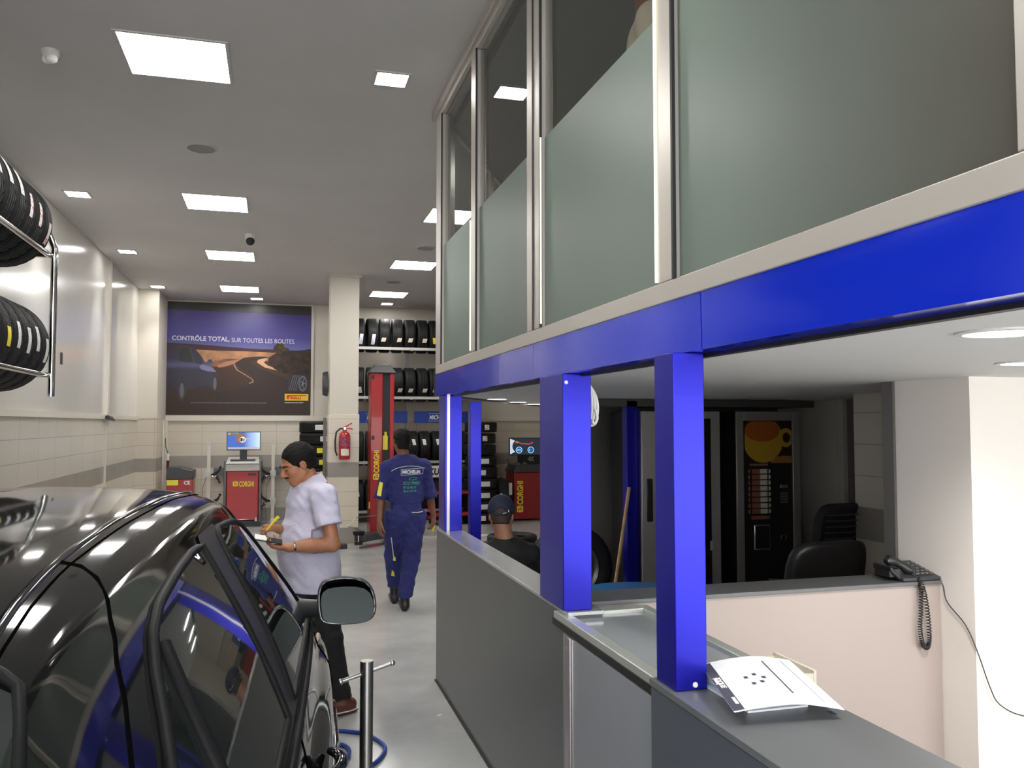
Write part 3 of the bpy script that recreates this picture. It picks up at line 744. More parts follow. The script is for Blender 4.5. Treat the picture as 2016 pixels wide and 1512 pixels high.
def sticker_mesh(R, a0, a1, x0, x1, m, skew=0.):
    """paper label wrapped on the tread; angle 0 faces local -Y, positive angles go up"""
    mb = MB(); n = 6; vs = []
    for i in range(n + 1):
        a = a0 + (a1 - a0) * i / n
        for x in (x0, x1):
            xx = x + skew * (i / n - .5)
            vs.append((xx, -(R + .0018) * math.cos(a), (R + .0018) * math.sin(a)))
    mb.add(vs, [(2 * i, 2 * i + 1, 2 * i + 3, 2 * i + 2) for i in range(n)])
    me = bpy.data.meshes.new('label_sticker'); me.from_pydata(mb.v, [], mb.f); me.materials.append(m); me.update()
    return me
TM = {'std': (tyre_mesh(.32, .205), .32), 'small': (tyre_mesh(.30, .19, .195), .30), 'big': (tyre_mesh(.36, .225, .22), .36)}
SK = {}
def stick(kind, R, a, x=0.):
    k = (kind, R, round(a, 2), round(x, 2))
    if k not in SK:
        L, Wd, m, sk = {'white': (.17, .068, M['lab_white'], .01), 'long': (.20, .065, M['lab_blue'], .02), 'cream': (.075, .08, M['lab_cream'], .02), 'yellow': (.12, .075, M['lab_yellow'], -.015), 'redwhite': (.16, .06, M['lab_red'], .01), 'tag': (.12, .06, M['lab_white'], -.02)}[kind]
        SK[k] = sticker_mesh(R, a - L / R / 2, a + L / R / 2, x - Wd / 2, x + Wd / 2, m, sk)
    return SK[k]
def tyre(loc, rot, label, group, size='std', sk=None):
    me, R = TM[size]
    o = bpy.data.objects.new('tyre', me); C.objects.link(o); o.location = loc; o.rotation_euler = rot
    tag(o, label, 'tyre', group)
    if sk:
        s = bpy.data.objects.new('label_sticker', stick(sk[0], R, *sk[1:])); C.objects.link(s); s.parent = o
    return o

# left wall rack, two levels, treads facing the aisle
LX = -1.88
wl = ['white label', 'white label', 'long white label', 'white label', 'red and white label', 'red and white label', 'red and white label']
skA = [('redwhite', -.25), ('redwhite', .02), ('redwhite', .05), ('white', .35), ('white', .40), ('white', .42), ('white', .2), ('long', .3), ('white', .1), ('white', .3), ('white', .2), ('white', .3)]
skB = [('white', -.1), ('white', .10), ('white', .0), ('white', .05), ('yellow', -.05), ('white', .0), ('long', -.1), ('white', 0.), ('white', .1), ('white', -.1), ('white', 0.), ('white', .1)]
for r, (zc, sks, nm) in enumerate(((3.22, skA, 'upper'), (2.345, skB, 'lower'))):
    for k in range(12):
        y = 6.50 - k * .218
        w = {'redwhite': 'red and white label', 'white': 'white label', 'long': 'long blue and white label', 'yellow': 'yellow label'}[sks[k][0]]
        tyre((LX + random.uniform(-.006, .006), y, zc), (random.uniform(-.3, .3) * 0, 0, PI / 2 + random.uniform(-.02, .02)),
             'tyre with %s, %s from the far end, %s left wall rack' % (w, ORD[k], nm), 'tyres on the left wall rack', 'std', sks[k])
rk = thing('chrome_rack', 'chrome tube tyre rack fixed high on the left wall', 'tyre rack', (-1.95, 5.2, 2.0))
for zc in (3.22, 2.345):
    dzr = -.19
    MB().cyl((LX + .265, 3.3, zc + dzr), (LX + .265, 6.72, zc + dzr), .021, 14).build('front_rail', M['chrome'], rk, smooth=True)
    MB().cyl((LX - .265, 3.3, zc + dzr), (LX - .265, 6.72, zc + dzr), .021, 14).build('rear_rail', M['chrome'], rk, smooth=True)
for y in (6.72, 3.3):
    x = LX + .30
    MB().tube([(XL, y, 3.55), (-2.0, y, 3.45), (x - .05, y, 3.22), (x, y, 3.08), (x, y, 3.0), (x, y, 2.0)], .024, 14).build('upright', M['chrome'], rk, smooth=True)
    for zb in (2.155, 3.03): MB().cyl((XL, y, zb), (x, y, zb), .018, 12).build('bracket', M['chrome'], rk, smooth=True)

# far shelves behind the column
row = [(3.47, 'top', ['long', 'long', 'cream', 'cream', 'cream', 'cream', 'yellow', 'cream'], -.32),
       (2.555, 'second', ['tag', None, None, 'cream', 'cream', 'cream', 'cream', 'cream'], -.38),
       (1.36, 'third', ['tag', None, None, 'white', 'tag', 'tag', 'tag', None], .38),
       (.46, 'bottom', ['tag', None, None, None, 'tag', None, None, None], .3)]
kn = {'long': 'long blue topped label', 'cream': 'small cream label', 'yellow': 'yellow topped label', 'tag': 'white label', 'white': 'white label', None: 'bare tread'}
for zc, nm, sks, a in row:
    for k in range(10):
        x = 1.22 + k * .235 + (.06 if zc < 2 and k > 4 else 0)
        s = sks[k - 1] if 0 < k <= 8 else None
        tyre((x, 15.72 + random.uniform(-.01, .01), zc - .01), (random.uniform(0, 3) if s is None else 0, 0, random.uniform(-.09, .02)),
             'tyre with %s, %s from left on the %s far shelf' % (kn[s], ORD[k], nm), 'tyres on the far shelves', 'std', (s, a, random.choice([-.02, 0, .03])) if s else None)
rk = thing('tyre_rack', 'steel shelf rack of four tyre levels at the far wall', 'tyre rack', (2.3, 15.75, 0))
for zc, *_ in row:
    zz = zc - .265
    MB().box(1.0, 3.75, 15.47, 15.51, zz - .025, zz + .025).build('front_rail', M['light_grey'], rk)
    MB().box(1.0, 3.75, 15.93, 15.97, zz - .025, zz + .025).build('rear_rail', M['light_grey'], rk)
for x in (1.02, 2.42, 3.73):
    MB().box(x - .025, x + .025, 16.0, 16.05, 0, 3.5).build('upright', M['light_grey'], rk)
    for zc, *_ in row: MB().box(x - .015, x + .015, 15.47, 16.0, zc - .30, zc - .27).build('bracket', M['light_grey'], rk)
# blue signs between the shelves
for x0, x1, l in ((1.35, 2.36, 'blue sign board with white MICHELIN lettering, left one behind the lift column'), (2.49, 3.6, 'blue sign board with white MICHELIN lettering, right one beside the pillar')):
    t = thing('sign_board', l, 'sign', (x0, 15.6, 1.82), group='blue shelf signs')
    MB().box(x0, x1, 15.60, 15.62, 1.82, 2.04).build('panel', M['blue_sign'], t)
    tx = .25 if x0 < 2 else .28
    text('lettering', 'MICHELIN', .115, (x0 + tx, 15.597, 1.89), (1, 0, 0), (.18, 0, 1), M['white_paper'], t, bold=.003, sx=.72)
    MB().box(x0 + tx - .02, x0 + tx + .48, 15.596, 15.599, 1.995, 2.0).box(x0 + tx - .02, x0 + tx + .48, 15.596, 15.599, 1.855, 1.86).build('lines', M['white_paper'], t)

# stacks of tyres lying flat
def stack(x, y, n, r0, label, group, sks, size='std', dz=.205):
    z = dz / 2
    for k in range(n):
        s = sks[n - 1 - k]; sz = size if isinstance(size, str) else size[n - 1 - k]
        # axis vertical: local X -> Z ; the sticker (local -Y) keeps facing the camera
        o = tyre((x + random.uniform(-.015, .015), y + random.uniform(-.01, .01), z), (0, -PI / 2, 0), label % ORD[n - 1 - k], group, sz, None)
        if s:
            me = sticker_flat(TM[sz][1], s)
            so = bpy.data.objects.new('label_sticker', me); C.objects.link(so); so.parent = o
        z += dz
    return z - dz / 2
_sf = {}
def sticker_flat(R, s):
    kind, ang, wid = s
    k = (R, s)
    if k in _sf: return _sf[k]
    m = {'w': M['lab_white'], 'y': M['lab_yellow'], 'r': M['lab_red']}[kind]
    vs = []; n = 6; hh = .045
    for i in range(n + 1):
        a = ang + wid / R * (i / n - .5)
        # local frame after rotation: local Z maps to world -X, local X maps to world Z
        px, py = (R + .002) * math.sin(a), -(R + .002) * math.cos(a)
        for zz in (-hh, hh): vs.append((zz, py, -px))
    me = bpy.data.meshes.new('label_sticker'); me.from_pydata(vs, [], [(2 * i, 2 * i + 1, 2 * i + 3, 2 * i + 2) for i in range(n)]); me.materials.append(m); me.update()
    _sf[k] = me; return me
stack(.70, 15.45, 9, 0, 'black tyre, %s from the top of the stack left of the column', 'tyre stack left of the column', [('w', .15, .2), ('w', .35, .16), ('y', .12, .10), ('y', .2, .10), ('y', .35, .10), ('y', .2, .1), ('w', .2, .1), None, None])
stack(3.62, 15.0, 9, 0, 'black tyre, %s from the top of the stack beside the red machine', 'tyre stack beside the red machine', [('r', .15, .09), ('r', .1, .09), None, ('w', .02, .16), ('w', -.15, .16), ('w', .02, .2), ('w', 0., .2), ('w', -.05, .2), ('w', -.15, .14)], ['small', 'small', 'small', 'small', 'std', 'std', 'std', 'std', 'std'])
tyre((2.92, 10.3, .10), (0, -PI / 2, 0), 'used tyre lying flat on the floor under another one, behind the seated man', 'tyres lying on the floor', 'std')
tyre((2.90, 10.28, .30), (0, -PI / 2, .3), 'used tyre lying on top of another one, behind the seated man', 'tyres lying on the floor', 'std')
tyre((2.50, 6.75, .113), (0, -PI / 2, 0), 'large tyre lying flat on the floor behind the thick blue pillar', 'large tyres by the pillar', 'big')
wt = tyre((2.42, 6.75, .225 + .355), (0, .06, PI / 2 + .1), 'large wheel standing upright on a lying tyre behind the thick blue pillar', 'large tyres by the pillar', 'big')
MB().lathe([(0, .05), (.06, .05), (.09, .03), (.19, .03), (.222, .09), (.222, -.09)], 'X', 40).build('rim', M['steel'], None, smooth=True).parent = wt
# ------------------------------------------------------------------ poster
PX0, PX1, PZ0, PZ1, PY = -2.005, .61, 1.965, 4.045, 16.27
po = thing('advertising_poster', 'large framed poster reading CONTROLE TOTAL with a car on a desert road', 'poster', (-.7, PY, PZ0))
MB().box(PX0 - .05, PX1 + .05, PY - .005, PY + .03, PZ0 - .03, PZ1 + .03).build('frame', M['trim'], po, bevel=.004)
def pp(x, y):   # drawing units 0..1475 across, 0..1125 down
    return (PX0 + (PX1 - PX0) * x / 1475., PZ1 - (PZ1 - PZ0) * y / 1125.)
_lay = [0]
def art(name, pts, m, parent=po):
    _lay[0] += 1
    y = PY - .008 - .0004 * _lay[0]
    q = [pp(*p) for p in pts]
    me = bpy.data.meshes.new(name); me.from_pydata([(a, y, b) for a, b in q], [], [tuple(range(len(q)))]); me.materials.append(m); me.update()
    me.transform(Matrix.Translation(-chain_off(parent)))
    o = bpy.data.objects.new(name, me); C.objects.link(o); o.parent = parent
    return o
def cat(*segs): return [p for s in segs for p in s]
art('printed_sheet', [(0, 1125), (1475, 1125), (1475, 0), (0, 0)], mat('poster_black', (.012, .010, .010), .35))
art('printed_sky', [(0, 470), (1475, 470), (1475, 95), (0, 80)], grad_mat('poster_sky', 2, [(0, (.12, .13, .36)), (.35, (.060, .048, .26)), (1, (.042, .028, .19))], .35, 2.0 - 1.965 + 1.17, 1.90))
art('printed_hills', [(0, 560), (1475, 560), (1475, 465), (1200, 458), (800, 450), (420, 425), (0, 410)], mat('poster_hills', (.045, .012, .014), .5))
art('printed_field', [(0, 640), (1475, 640), (1475, 500), (1150, 490), (800, 480), (500, 480), (200, 470), (0, 470)], mat('poster_field', (.42, .20, .10), .5, noise=.5, nscale=3))
art('printed_field_shade', [(300, 640), (1200, 640), (1000, 560), (600, 560)], mat('poster_field_dark', (.20, .085, .045), .5, noise=.5, nscale=4))
art('printed_ground', [(0, 1125), (1475, 1125), (1475, 760), (1250, 640), (1130, 610), (940, 560), (700, 590), (560, 640), (0, 640)], grad_mat('poster_ground', 2, [(0, (.030, .014, .010)), (.5, (.040, .020, .013)), (1, (.06, .025, .016))], .5, 0, .9))
art('printed_verge', [(540, 650), (600, 640), (780, 580), (760, 560), (600, 590), (520, 630)], mat('poster_sand', (.45, .20, .11), .5))
art('printed_road', [(520, 900), (760, 860), (900, 790), (880, 740), (760, 660), (700, 600), (790, 545), (960, 528), (1050, 535), (940, 560), (850, 590), (960, 660), (1150, 720), (1320, 800), (1475, 900), (1475, 1125), (520, 1125)], mat('poster_road', (.030, .016, .012), .5))
art('printed_road_edge', [(690, 590), (700, 620), (730, 670), (800, 710), (880, 760), (892, 790), (850, 808), (840, 800), (880, 785), (870, 762), (790, 715), (715, 672), (686, 625)], mat('poster_line', (.33, .22, .14), .5))
art('printed_verge_bright', [(920, 590), (930, 565), (1010, 545), (1020, 560), (990, 590), (1030, 620), (1130, 655), (1120, 668), (1000, 640)], mat('poster_sand_bright', (.62, .34, .20), .5))
art('printed_bush', [(1100, 655), (1250, 710), (1475, 740), (1475, 440), (1400, 455), (1250, 470), (1180, 480), (1100, 500), (1040, 540), (1030, 590)], mat('poster_bush', (.035, .018, .012), .6, noise=.6, nscale=8))
art('printed_tree', [(1095, 490), (1175, 500), (1180, 470), (1250, 460), (1240, 440), (1200, 430), (1190, 400), (1140, 385), (1100, 410), (1085, 440), (1085, 460)], mat('poster_tree', (.05, .035, .012), .6, noise=.6, nscale=20))
carp = [(0, 420), (150, 425), (250, 440), (310, 470), (370, 540), (400, 590), (420, 600), (440, 570), (470, 570), (480, 600), (450, 620), (480, 650), (520, 690), (535, 760), (530, 860), (510, 900), (470, 880), (450, 830), (240, 870), (225, 900), (210, 970), (170, 980), (150, 930), (140, 880), (0, 850)]
cp_ = art('printed_car', carp[::-1], grad_mat('poster_car', 2, [(0, (.02, .012, .018)), (.55, (.028, .022, .05)), (.62, (.09, .09, .20)), (.72, (.03, .022, .06)), (1, (.03, .018, .03))], .4, .25, 1.32))
art('printed_car_window', [(150, 590), (290, 605), (270, 520), (240, 460), (190, 450), (160, 480)][::-1], mat('poster_car_glass', (.006, .006, .009), .3), cp_)
art('printed_car_window', [(310, 610), (390, 625), (350, 530), (300, 470), (270, 465)][::-1], M['black_plastic'], cp_)
art('printed_car_flash', [(380, 620), (480, 650), (520, 695), (440, 690), (370, 670), (350, 640)][::-1], mat('poster_flash', (.20, .20, .36), .4), cp_)
def disc(cx, cy, rx, ry, n=24): return [(cx + rx * math.cos(2 * PI * k / n), cy + ry * math.sin(2 * PI * k / n)) for k in range(n)]
for cx, cy, rx, ry in ((185, 880, 38, 105), (505, 810, 30, 88)):
    art('printed_wheel', disc(cx, cy, rx, ry), M['black_plastic'], cp_); art('printed_rim', disc(cx, cy, rx * .55, ry * .7), mat('poster_rim', (.12, .11, .13), .4), cp_)
tp = art('printed_tyre', [(1235, 880), (1400, 880), (1440, 840), (1445, 760), (1410, 710), (1280, 705), (1245, 760)][::-1], mat('poster_tyre', (.03, .027, .032), .5))
for k in range(4): art('printed_groove', [(1250 + 22 * k, 870), (1256 + 22 * k, 870), (1300 + 20 * k, 715), (1292 + 20 * k, 715)], mat('poster_groove', (.13, .12, .16), .5), tp)
art('printed_rim', disc(1392, 800, 44, 82), mat('poster_rim2', (.13, .12, .16), .4), tp)
art('printed_rim', disc(1392, 800, 30, 60), M['black_plastic'], tp)
for k in range(5):
    a = 2 * PI * k / 5; art('printed_spoke', [(1392 + 5 * math.cos(a + 1.5), 800 + 8 * math.sin(a + 1.5)), (1392 + 34 * math.cos(a), 800 + 66 * math.sin(a)), (1392 + 5 * math.cos(a - 1.5), 800 + 8 * math.sin(a - 1.5))], mat('poster_spoke', (.22, .21, .26), .4), tp)
def ptext(name, body, x, y, h, m, parent=po, **kw):
    a, b = pp(x, y); return text(name, body, h, (a, PY - .024, b), (1, 0, 0), (0, 0, 1), m, parent, **kw)
M['poster_white'] = mat('poster_white_ink', (.68, .66, .80), .5)
ptext('slogan_bold', 'CONTRÔLE TOTAL,', 80, 385, .118, M['poster_white'], bold=.0028, sx=.94)
ptext('slogan_light', 'SUR TOUTES LES ROUTES.', 662, 392, .118, M['poster_white'], sx=.835)
ptext('small_print', 'LA TECHNOLOGIE ITALIENNE AVANCÉE, CONTRÔLE PARFAIT SUR TOUTES LES ROUTES AFRICAINES.', 272, 1008, .032, mat('poster_small', (.25, .23, .22), .5), sx=.92)
lg = art('logo_panel', [(1208, 975), (1452, 975), (1452, 905), (1208, 905)], mat('logo_yellow', (.80, .52, .03), .5))
rd = mat('logo_red', (.55, .03, .02), .5)
ptext('logo_text', 'IRELLI', 1264, 958, .062, rd, lg, bold=.003, sx=1.22)
art('logo_stem', [(1228, 960), (1252, 960), (1252, 938), (1262, 938), (1262, 928), (1430, 926), (1430, 918), (1228, 918)], rd, lg)
ptext('logo_caption', 'ON NE MAÎTRISE LA PUISSANCE QU\'EN LA MAÎTRISANT', 1208, 1000, .022, M['poster_white'], lg, bold=.0006, sx=.62)

# ------------------------------------------------------------------ monitors and machines
def corghi_icon(mb_name, c, right, up, s, parent):
    r = Vector(right); u = Vector(up); n = r.cross(u).normalized() * .0008; c = Vector(c)
    pts = [(-.5, -.36), (-.36, -.5), (.36, -.5), (.5, -.36), (.5, .36), (.36, .5), (-.36, .5), (-.5, .36)]
    me_ = MB().add([tuple(c + r * (a * s) + u * (b * s)) for a, b in pts], [tuple(range(8))])
    o = me_.build('emblem', M['yellow'], parent)
    k = MB()
    for q in ([(-.34, .28), (.1, .34), (.12, .22), (-.32, .16)], [(-.1, .16), (.02, .18), (-.12, -.36), (-.24, -.34)], [(.18, .1), (.28, .06), (.10, -.3), (.0, -.28)], [(.30, -.02), (.38, -.06), (.3, -.32), (.22, -.3)]):
        k.add([tuple(c + n + r * (a * s) + u * (b * s)) for a, b in q], [(0, 1, 2, 3)])
    k.build('emblem_mark', M['red_dark'], o)
def monitor(t, x0, x1, y, z0, z1, kind):
    MB().box(x0, x1, y, y + .035, z0, z1).build('bezel', M['black_plastic'], t, bevel=.004)
    if kind == 'tyre':
        s = MB().box(x0 + .012, x1 - .012, y - .003, y, z0 + .014, z1 - .012).build('screen', grad_mat('screen_blue', 0, [(0, (.03, .10, .40)), (.45, (.45, .62, .85)), (1, (.02, .22, .55))], .3, x0 + .85, x1 + .85, emit=.55), t)
        cx, cz = x0 + .24, z0 + .21
        MB().lathe([(0, -.0035), (.085, -.0035)], 'Y', 28, (cx, y, cz)).build('screen_tyre', mat('screen_brown', (.25, .10, .05), .5, emit=(.25, .10, .05), es=.6), s)
        MB().lathe([(0, -.0045), (.052, -.0045)], 'Y', 24, (cx + .03, y, cz - .02)).build('screen_hub', mat('screen_white', (.8, .8, .8), .5, emit=(.8, .8, .8), es=.5), s)
        MB().box(cx - .01, cx + .03, y - .0058, y - .005, cz - .05, cz + .01).box(cx + .04, cx + .06, y - .0058, y - .005, cz - .055, cz - .0).build('screen_marks', M['black_plastic'], s)
        MB().box(cx + .05, cx + .17, y - .0058, y - .005, cz - .015, cz + .005).box(x0 + .02, x1 - .02, y - .0045, y - .0038, z0 + .02, z0 + .055).build('screen_bar', M['white_paper'], s)
        MB().box(x0 + .02, x0 + .20, y - .0045, y - .0038, z1 - .055, z1 - .018).build('screen_logo_ground', M['yellow'], s)
        text('screen_logo', 'CORGHI', .034, (x0 + .065, y - .006, z1 - .05), (1, 0, 0), (0, 0, 1), M['blue_sign'], s, bold=.001)
    else:
        s = MB().box(x0 + .012, x1 - .012, y - .003, y, z0 + .014, z1 - .012).build('screen', mat('screen_dark', (.01, .012, .02), .25, emit=(.02, .03, .05), es=.6), t)
        q = [(x0 + .015, z0 + .02)] + [(x0 + .20 - .14 * math.cos(a) * 1.0, z0 + .17 + .13 * math.sin(a)) for a in [-.9 + .2 * k for k in range(10)]] + [(x0 + .015, z1 - .015)]
        MB().add([(a, y - .0038, b) for a, b in q], [tuple(range(len(q)))]).build('screen_sweep', mat('screen_pale', (.55, .62, .72), .5, emit=(.55, .62, .75), es=.6), s)
        for cx in (x0 + .19, x0 + .42):
            MB().lathe([(0, -.0046), (.062, -.0046)], 'Y', 28, (cx, y, z0 + .10)).build('screen_dial_ring', mat('screen_ring', (.55, .75, .9), .5, emit=(.5, .75, .95), es=.7), s)
            MB().lathe([(0, -.0054), (.052, -.0054)], 'Y', 28, (cx, y, z0 + .10)).build('screen_dial', mat('screen_dial', (.02, .08, .25), .5, emit=(.02, .10, .30), es=.6), s)
            text('screen_number', '010' if cx < x0 + .3 else '0', .045, (cx - .035, y - .0065, z0 + .085), (1, 0, 0), (0, 0, 1), mat('screen_cyan', (.3, .7, .95), .5, emit=(.3, .7, .95), es=.8), s, bold=.001)
        MB().tube([(x0 + .16, y - .006, z0 + .25), (x0 + .24, y - .006, z0 + .22), (x0 + .38, y - .006, z0 + .21), (x0 + .46, y - .006, z0 + .24)], .010, 8).build('screen_axle', mat('screen_red', (.5, .05, .04), .5, emit=(.6, .06, .05), es=.6), s)
        MB().box(x0 + .12, x0 + .17, y - .006, y - .005, z0 + .23, z0 + .27).build('screen_marks', M['yellow'], s)

# wheel aligner, left
t = thing('wheel_aligner', 'red and silver wheel aligner cabinet with CORGHI lettering and a lit screen on top', 'machine', (-.565, 15.6, 0))
MB().box(-.83, -.30, 15.42, 15.9, .12, .98).box(-.85, -.28, 15.40, 15.42, .12, .14).build('cabinet', M['red'], t, bevel=.02)
for xa in (-.885, -.295): MB().box(xa, xa + .05, 15.43, 15.9, .08, 1.16).build('side_frame', M['machine_grey'], t, bevel=.015)
MB().box(-.85, -.28, 15.40, 15.85, .98, 1.10).extr([(-.85, 15.38, 1.10), (-.28, 15.38, 1.10), (-.30, 15.85, 1.19), (-.83, 15.85, 1.19)], (0, 0, .02)).build('top_hood', M['light_grey'], t, bevel=.015)
MB().box(-.78, -.36, 15.50, 15.62, 1.155, 1.175).build('keyboard', M['dark_plastic'], t)
MB().box(-.48, -.34, 15.413, 15.42, .90, .935).build('door_handle', M['black_plastic'], t)
MB().box(-.87, -.26, 15.45, 15.88, .0, .10).build('plinth', M['black_plastic'], t)
MB().cyl((-.33, 15.40, .10), (-.33, 15.40, .17), .03).build('front_knob', M['chrome'], t, smooth=True)
corghi_icon('e', (-.685, 15.416, .755), (1, 0, 0), (0, 0, 1), .085, t)
text('lettering', 'CORGHI', .125, (-.625, 15.415, .708), (1, 0, 0), (0, 0, 1), M['yellow'], t, bold=.004, sx=.52)
MB().box(-.625, -.505, 15.62, 15.68, 1.17, 1.36).build('screen_stand', M['black_plastic'], t)
monitor(t, -.85, -.275, 15.58, 1.335, 1.665, 'tyre')
# alignment clamps on rails
for x, l, sd in ((-1.14, 'pale vertical rail with wheel clamps left of the red aligner', 1), (-.055, 'pale vertical rail with wheel clamps between the aligner and the man', -1)):
    t = thing('clamp_stand', l, 'clamp stand', (x, 15.6, 0), group='wheel clamp stands')
    MB().box(x - .028, x + .028, 15.55, 15.60, .12, 1.44).box(x - .03, x + .03, 15.45, 15.75, 0, .12).build('rail', M['trim'], t)
    MB().box(x - .04, x + .04, 15.54, 15.61, 1.42, 1.49).build('end_cap', M['light_grey'], t)
    for zc in (.93, .45):
        MB().box(x - .05, x + .05, 15.52, 15.62, zc - .055, zc + .04).build('slider', M['light_grey'], t)
        ar = MB()
        ar.tube([(x + sd * .05, 15.5, zc - .02), (x + sd * .11, 15.48, zc), (x + sd * .17, 15.46, zc + .05), (x + sd * .20, 15.46, zc + .11)], [.02, .03, .022, .012], 10)
        ar.tube([(x + sd * .11, 15.48, zc), (x + sd * .15, 15.46, zc - .07), (x + sd * .19, 15.46, zc - .13)], [.028, .022, .012], 10)
        ar.ball((x + sd * .20, 15.46, zc + .12), .024, 10, 8).ball((x + sd * .19, 15.46, zc - .14), .024, 10, 8)
        c_ = ar.build('clamp', M['black_plastic'], t, smooth=True)
        MB().tube([(x + sd * .07, 15.45, zc - .03), (x + sd * .11, 15.44, zc - .05), (x + sd * .14, 15.44, zc - .02)], .012, 8).build('clamp_jaw', M['chrome'], c_, smooth=True)
    MB().tube([(x - .03, 15.6, .9), (x - .10, 15.7, .7), (x - .13, 15.75, .3), (x - .10, 15.75, .02)], .004, 6).build('cable', M['dark_plastic'], t)
t = thing('bracket_bar', 'horizontal grey bracket bar behind the clamps at the left machine', 'bracket', (-.6, 16.2, .86))
MB().box(-1.10, .35, 16.20, 16.295, .86, 1.0).build('bar', M['machine_grey'], t)
# small red cabinet
t = thing('gas_analyser', 'small red cabinet with sloping black lid beside the left wall corner', 'machine', (-1.6, 15.6, 0))
MB().box(-1.81, -1.385, 15.4, 15.85, .08, .86).build('cabinet', M['red'], t, bevel=.015)
MB().extr([(-1.82, 15.39, .85), (-1.375, 15.39, .85), (-1.375, 15.39, 1.0), (-1.52, 15.39, 1.03), (-1.62, 15.39, 1.07), (-1.77, 15.39, 1.07), (-1.81, 15.39, 1.03)], (0, .47, 0)).build('lid', M['dark_plastic'], t, bevel=.012)
MB().box(-1.80, -1.62, 15.392, 15.40, .75, .84).build('yellow_label', M['yellow_paper'], t)
text('ce_mark', 'CE', .085, (-1.53, 15.395, .762), (1, 0, 0), (0, 0, 1), M['white_paper'], t, bold=.003)
MB().box(-1.79, -1.40, 15.392, 15.40, .60, .645).build('blue_label', mat('pale_blue_label', (.25, .32, .55), .5), t)
MB().cyl((-1.47, 15.40, .70), (-1.47, 15.385, .70), .012).build('button', M['black_plastic'], t)
MB().box(-1.81, -1.385, 15.42, 15.84, 0, .08).build('plinth', M['black_plastic'], t)
# inspection lamp hanging by the corner
t = thing('inspection_lamp', 'hanging hand lamp with white guard on a cable near the corner', 'lamp', (-1.86, 15.88, 1.0))
MB().cyl((-1.85, 15.88, 1.16), (-1.85, 15.88, 1.28), .028, 12).build('guard', M['white_plastic'], t, smooth=True)
MB().cyl((-1.85, 15.88, 1.0), (-1.845, 15.88, 1.16), .02, 12, .026).build('handle', mat('dark_red_grip', (.09, .02, .015), .5), t, smooth=True)
MB().tube([(-1.845, 15.88, 1.0), (-1.84, 15.88, .85), (-1.80, 15.88, .62), (-1.79, 15.9, .4), (-1.84, 15.92, .1)], .005, 6).tube([(-1.85, 15.9, 1.28), (-1.89, 15.92, 1.4), (-1.90, 15.92, 1.55)], .008, 6).build('cable', M['dark_plastic'], t)
# wheel balancer, right
t = thing('wheel_balancer', 'dark red wheel balancer with vertical CORGHI lettering and gauge screen', 'machine', (4.65, 15.3, 0))
MB().box(4.27, 5.15, 15.0, 15.6, .03, .90).build('cabinet', M['red_dark'], t, bevel=.015)
MB().extr([(4.25, 14.98, .90), (5.17, 14.98, .90), (5.10, 14.98, 1.04), (4.32, 14.98, 1.04)], (0, .64, 0)).build('top_tray', M['dark_plastic'], t, bevel=.01)
MB().box(4.42, 4.95, 15.2, 15.3, 1.04, 1.22).build('screen_stand', M['black_plastic'], t)
ch = MB()
for i in range(4):
    for j in range(3):
        if (i + j) % 2: ch.box(4.60 + i * .028, 4.628 + i * .028, 15.196, 15.2, 1.10 + j * .028, 1.128 + j * .028)
ch.build('chequer_label', M['light_grey'], t)
monitor(t, 4.19, 4.80, 15.05, 1.215, 1.545, 'gauge')
corghi_icon('e', (4.385, 14.995, .22), (0, 0, 1), (-1, 0, 0), .12, t)
text('lettering', 'CORGHI', .155, (4.44, 14.995, .30), (0, 0, 1), (-1, 0, 0), M['yellow'], t, bold=.006, sx=.74)
MB().tube([(4.22, 15.0, .88), (4.14, 15.0, 1.16)], .008, 8).tube([(4.11, 15.0, 1.12), (4.22, 15.0, 1.12)], .005, 8).build('hook_rod', M['black_plastic'], t)
for k, (x, z) in enumerate(((4.38, 1.06), (4.5, 1.055), (4.9, 1.06))):
    o = MB().lathe([(0, 0), (.05, 0), (.05, .02), (.02, .05), (0, .05)], 'Z', 18, (x, 15.1, 1.04)).build('centring_cone', M['machine_grey'], None, smooth=True)
    tag(o, 'small grey centring cone on the balancer tray, %s from the left' % ORD[k], 'cone', 'balancer cones')
t = thing('wheel_bag', 'dark round bag with grey patch between the tyre stack and the red balancer', 'bag', (4.08, 15.1, 0))
MB().lathe([(0, -.14), (.14, -.13), (.27, -.10), (.31, 0), (.27, .10), (.14, .13), (0, .14)], 'X', 30, (4.06, 15.1, .50)).box(3.98, 4.14, 14.95, 15.25, 0, .22).build('bag', M['black_cloth'], t, smooth=True)
MB().box(4.12, 4.18, 14.80, 14.84, .50, .72).build('patch', M['light_grey'], t, bevel=.01)

# lift column
t = thing('lift_column', 'tall red vehicle lift column with vertical CORGHI lettering and dark cap', 'vehicle lift', (1.58, 13.25, 0))
MB().box(1.40, 1.585, 13.05, 13.45, .02, 2.60).box(1.70, 1.765, 13.05, 13.45, .02, 2.60).box(1.40, 1.765, 13.38, 13.45, .02, 2.60).build('column', M['red'], t, bevel=.01)
MB().box(1.585, 1.70, 13.14, 13.38, .02, 2.60).build('channel', M['black_plastic'], t)
MB().add([(1.37, 13.02, 2.60), (1.80, 13.02, 2.60), (1.80, 13.48, 2.60), (1.37, 13.48, 2.60), (1.47, 13.10, 2.735), (1.70, 13.10, 2.735), (1.70, 13.40, 2.735), (1.47, 13.40, 2.735)], [(0, 1, 2, 3), (4, 5, 6, 7), (0, 1, 5, 4), (1, 2, 6, 5), (2, 3, 7, 6), (3, 0, 4, 7)]).build('cap', M['dark_plastic'], t, bevel=.008)
corghi_icon('e', (1.492, 13.045, .985), (0, 0, 1), (-1, 0, 0), .095, t)
